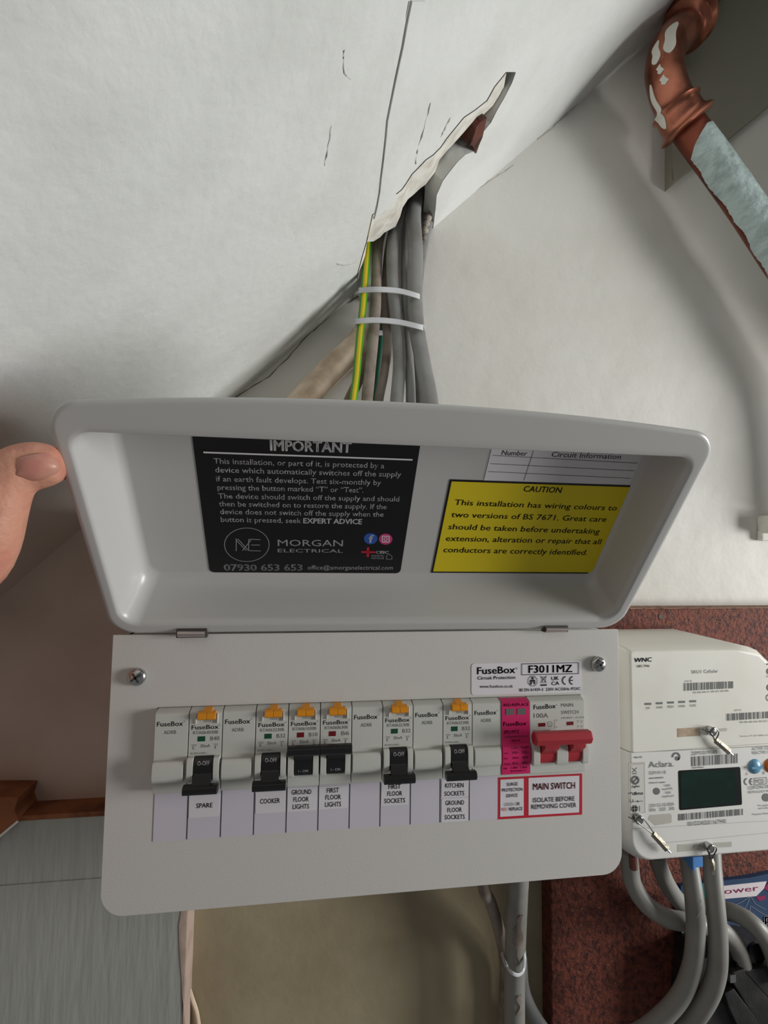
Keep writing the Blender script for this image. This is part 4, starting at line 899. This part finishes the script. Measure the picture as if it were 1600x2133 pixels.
# seals
def seal(ring, strap, label, z=MZ):
    o_ = thing('security_seal', MP.px(*ring), label, 'security seal', 'wire seals on the meter')
    a = MP.px(*ring); mb = MB(); mb.cyl(a-V((0, 0, .001)), (0, 0, 1), .0032, .004, 20); mb.dome(a+V((0, 0, .003)), (0, 0, 1), .0032, .0012, 20, 4); mb.build('screw', 'chrome', o_)
    b0_ = MP.px(*strap[0]); b1_ = MP.px(*strap[1]); mb = MB()
    s0 = a+V((-.003, .0005, .0045)); mb.tube([b0_+V((0, 0, .003)), s0, a+V((0, .0034, .0045)), a+V((.0034, 0, .0045)), b0_+V((.0008, .0004, .003))], .0004, 8)
    mb.tube([a+V((-.007, .0016, .0012)), s0+V((.0005, -.001, 0)), b0_+V((-.0006, 0, .003))], .0004, 8); mb.build('wire_loop', 'wire', o_)
    d_ = (b1_-b0_).normalized(); mb = MB(); mb.tube([b0_+V((0, 0, .0032)), b0_.lerp(b1_, .5)+V((0, 0, .004)), b1_+V((0, 0, .0034))], .0022, 4, 3, ry=.0011)
    mb.build('crimp_tag', 'seal_lead', o_)
    mb = MB(); mb.tube([b1_+V((0, 0, .0034)), b1_+d_*.003+V((0, 0, .0036))], .0007, 8); mb.build('wire_end', 'chrome', o_)
seal((1478, 1521), ((1483, 1538), (1512, 1563)), 'lead wire seal on the cream hub, uppermost of the meter seals')
seal((1326, 1703), ((1354, 1731), (1383, 1763)), 'lead wire seal hanging at the lower left of the meter')
seal((1473, 1762), ((1473, 1784), (1477, 1806)), 'lead wire seal hanging from the bottom edge of the meter')
# tails
TG = 'thick grey meter tails under the meter'
def tail(pts, label, r=.0064, mt='tail'):
    mb = MB(); mb.tube([P(*p) for p in pts], r, 18, 10); return tag(mb.build('meter_tail', mt), label, 'cable', TG)
tail([(1310, 1770, -.06), (1312, 1800, -.062), (1318, 1838, -.062), (1345, 1882, -.060), (1390, 1912, -.060), (1440, 1922, -.0615), (1500, 1935, -.066), (1530, 1965, -.070), (1545, 2000, -.072), (1550, 2030, -.074)], 'leftmost meter tail, curving right behind the two long ones')
tail([(1368, 1780, -.075), (1374, 1805, -.076), (1392, 1845, -.079), (1420, 1880, -.083), (1470, 1892, -.083), (1530, 1902, -.072), (1575, 1930, -.062), (1605, 1975, -.062), (1625, 2040, -.064)], 'second meter tail from the left, sweeping right to the frame edge')
tl3 = tail([(1430, 1770, -.056), (1436, 1800, -.054), (1447, 1880, -.046), (1449, 1950, -.046), (1440, 2020, -.050), (1410, 2085, -.056), (1345, 2145, -.062), (1270, 2180, -.066)], 'long meter tail with the blue clip, marked in pen')
tl4 = tail([(1482, 1770, -.058), (1484, 1806, -.054), (1490, 1880, -.046), (1496, 1960, -.042), (1492, 2030, -.044), (1468, 2090, -.050), (1420, 2150, -.058), (1360, 2200, -.062)], 'rightmost long meter tail hanging in front of the card')
mb = MB(); a = P(1447, 1800, -.044); mb.box(a.x-.003, a.x+.0055, a.y-.0015, a.y+.006, a.z-.008, a.z+.002); mb.box(a.x-.003, a.x-.0005, a.y-.0035, a.y, a.z-.004, a.z+.002); o = mb.build('terminal_clip', 'blueclip', bevel=.0008); tag(o, 'blue plastic clip under the meter on the long tail', 'clip')
mb = MB(); MKP = FR(-.0394); linepx(mb, MKP, [(1450, 1876), (1455, 1872), (1460, 1876), (1455, 1884), (1460, 1890), (1458, 1898), (1451, 1911)], .0005, .0004); mb.build('pen_mark', 'ink_grey', tl3)
mb = MB(); mb.tube([P(1318, 1780, -.048), P(1320, 1808, -.050)], .0028, 10); tag(mb.build('core_sleeve', 'tailred'), 'short brown core showing at the left under the meter', 'cable')
# ================================================================== SUPPLY CUT-OUT AND CARD
CZ = BZ+.004; CP = FR(CZ); cN = crop(1390, 1780, 6.043)
cc = thing('supplier_card', CP.px(1500, 1980), 'navy supplier card with lightning behind the meter tails', 'card')
mb = MB(); quadpx(mb, CP, [cN(170, 400), cN(400, 362), cN(1050, 290), (1740, 1790), (1740, 2010), cN(900, 1180), cN(215, 1245)], -.004, 0); cb = mb.build('card', 'navy', cc)
mb = MB(); quadpx(mb, CP, [cN(405, 372), cN(500, 358), cN(510, 610), cN(425, 590)], 0, .0003); mb.build('teal_patch', 'teal', cb)
mb = MB(); quadpx(mb, CP, [cN(640, 400), cN(1250, 335), cN(1215, 425), cN(1120, 520), cN(650, 562)], 0, .0003); mb.build('white_band', 'cardwhite', cb)
mb = MB(); quadpx(mb, CP, [cN(182, 960), cN(230, 940), cN(232, 1240), cN(208, 1238)], 0, .0003); mb.build('white_corner', 'cardwhite', cb)
mb = MB(); quadpx(mb, CP, [cN(1215, 425), cN(1290, 320), cN(1360, 380), cN(1280, 470)], 0, .0004); quadpx(mb, CP, [cN(1110, 530), cN(1230, 510), cN(1240, 560), cN(1160, 585)], 0, .0003)
C2 = FR(CZ+.0004); text(mb, C2, 'npower', cN(520, 520), cN(1150, 452), 12, bold=.0); mb.build('purple_print', 'purple', cb)
mb = MB()
for pts in ([(1050, 525), (1000, 640), (960, 700)], [(1040, 530), (930, 600), (830, 640)], [(1055, 530), (1110, 620), (1180, 660), (1240, 690)], [(1050, 640), (1040, 700), (1060, 740)], [(1060, 650), (1150, 710), (1269, 780)]): linepx(mb, C2, [cN(*p) for p in pts], .0003)
mb.build('lightning', 'ink_silver', cb)
mb = MB(); text(mb, C2, 'Your', cN(640, 1000), cN(1060, 985), 24, bold=.02); text(mb, C2, 'Power', cN(1225, 930), cN(1800, 860), 24, bold=.02); text(mb, C2, 'customer', cN(700, 1100), cN(1100, 1065), 9); mb.build('white_print', 'ink_white', cb)
so = thing('service_cutout', CP.px(1540, 2133), 'black plastic service fuse cut-out at the lower right corner', 'fuse cut-out')
K1 = FR(-.072); K2 = FR(-.066)
mb = MB(); mb.slab([K1.px(*q) for q in [(1462, 2000), (1520, 1975), (1740, 1985), (1740, 2300), (1440, 2300), (1455, 2100)]], V((0, 0, 1)), .03); sb = mb.build('base', 'cutout', so, bevel=.0015)
mb = MB()
for q in ([(1516, 2030), (1552, 2018), (1700, 2180), (1700, 2240), (1640, 2230)], [(1545, 2022), (1640, 2010), (1740, 2020), (1740, 2190), (1690, 2180)], [(1510, 2070), (1530, 2060), (1660, 2230), (1580, 2230), (1518, 2098)]): mb.slab([K2.px(*p) for p in q], V((0, 0, 1)), .012)
mb.build('fuse_carrier', 'cutout', so, bevel=.0012)
mb = MB(); a = K1.px(1575, 1984); mb.cyl(a-V((0, 0, .001)), (0, 0, 1), .008, .0025, 20); mb.cyl(K1.px(1548, 2005)-V((0, 0, .001)), (0, 0, 1), .009, .004, 20); mb.build('cable_entry', 'lcdframe', so)
mb = MB(); a = K2.px(1520, 2030); mb.box(a.x-.002, a.x+.003, a.y-.004, a.y+.002, a.z-.002, a.z+.003); mb.build('seal_lug', 'chrome', so, bevel=.0006)
# ================================================================== HAND
def hand():
    me = bpy.data.meshes.new('hand'); vs = []; es = []; rs = []
    def ad(p, r, par=None):
        vs.append(W(p)); rs.append(r); i = len(vs)-1
        if par is not None: es.append((par, i))
        return i
    palm = ad((-.104, .134, .066), .026)
    wr = ad((-.112, .082, .090), .026, palm); fa = ad((-.150, .030, .135), .030, wr); fb = ad((-.20, -.05, .20), .036, fa)
    # thumb
    t0 = ad(P(-42, 1165, .066), .0165, palm); t1 = ad(P(-22, 1080, .070), .0142, t0); t2 = ad(P(2, 1015, .072), .0128, t1); t3 = ad(P(38, 976, .072), .0118, t2); t4 = ad(P(80, 968, .070), .0112, t3); t5 = ad(P(113, 968, .071), .0092, t4); t6 = ad(P(132, 968, .071), .0068, t5)
    # index finger goes behind the lid, the others curl below it, out of the picture
    k = ad((-.094, .172, .046), .0125, palm); k2 = ad((-.074, .192, .036), .0095, k); k3 = ad((-.050, .201, .031), .0084, k2); ad((-.030, .205, .030), .0076, k3)
    for j, (y, z, ln_) in enumerate(((.150, .032, 1.0), (.132, .026, .92), (.114, .024, .78))):
        a = ad((-.120+.001*j, y, z), .0115-.0006*j, palm); b_ = ad((-.114, y+.004*ln_, z-.026*ln_), .0092-.0004*j, a); c = ad((-.098, y+.002*ln_, z-.030*ln_), .0085-.0004*j, b_); ad((-.094, y-.004, z-.012*ln_), .0074-.0004*j, c)
    me.from_pydata(vs, es, [])
    o = bpy.data.objects.new('person', me); COL.objects.link(o); me.materials.append(MT['skin'])
    sk = o.modifiers.new('skin', 'SKIN'); sk.use_smooth_shade = True
    sd = o.data.skin_vertices
    if not sd: 
        bpy.context.view_layer.update()
    if not o.data.skin_vertices:
        bm = bmesh.new(); bm.from_mesh(me); bm.verts.layers.skin.verify(); bm.to_mesh(me); bm.free()
    for i, r in enumerate(rs):
        d = o.data.skin_vertices[0].data[i]; d.radius = (r, r); d.use_root = (i == 0)
    s = o.modifiers.new('sub', 'SUBSURF'); s.levels = 2; s.render_levels = 3
    dg = bpy.context.evaluated_depsgraph_get(); dg.update()
    m2 = bpy.data.meshes.new_from_object(o.evaluated_get(dg)); o.modifiers.clear(); o.data = m2
    for p in m2.polygons: p.use_smooth = True
    tag(o, 'hand reaching in from the left, thumb pressing the edge of the open flap', 'person')
    LOC[o] = V((0, 0, 0))
    return o
hd = hand()
# thumb nail: curved patch lying on the thumb
c = P(78, 980, .0800); tx = (P(116, 967, .078)-P(46, 980, .0815)).normalized(); tz = ((CAM-c).normalized()+V((.05, -.55, 0))).normalized(); ty = tz.cross(tx).normalized(); tz = tx.cross(ty)
mb = MB(); rows = []
for i in range(11):
    u = -1+2*i/10; half = .0060*math.sqrt(max(.04, 1-abs(u)**3*.9)); row = []
    for j in range(9):
        v_ = -1+2*j/8; row.append(c+tx*(u*.0074)+ty*(v_*half-.0006)+tz*(.0009-.0034*v_*v_-.0016*u*u))
    rows.append(row)
vs_ = [p for r in rows for p in r]; lo = [p-tz*.0016 for p in vs_]; nn = len(vs_)
fs_ = [(i*9+j, i*9+j+1, (i+1)*9+j+1, (i+1)*9+j) for i in range(10) for j in range(8)]
rim = [j for j in range(9)]+[i*9+8 for i in range(1, 11)]+[90+j for j in range(7, -1, -1)]+[i*9 for i in range(9, 0, -1)]
mb.add(vs_+lo, fs_+[tuple(k+nn for k in f[::-1]) for f in fs_]+[(rim[i], rim[(i+1) % len(rim)], rim[(i+1) % len(rim)]+nn, rim[i]+nn) for i in range(len(rim))])
tag(mb.build('thumb_nail', 'nail', hd, ang=60), 'pink thumb nail')
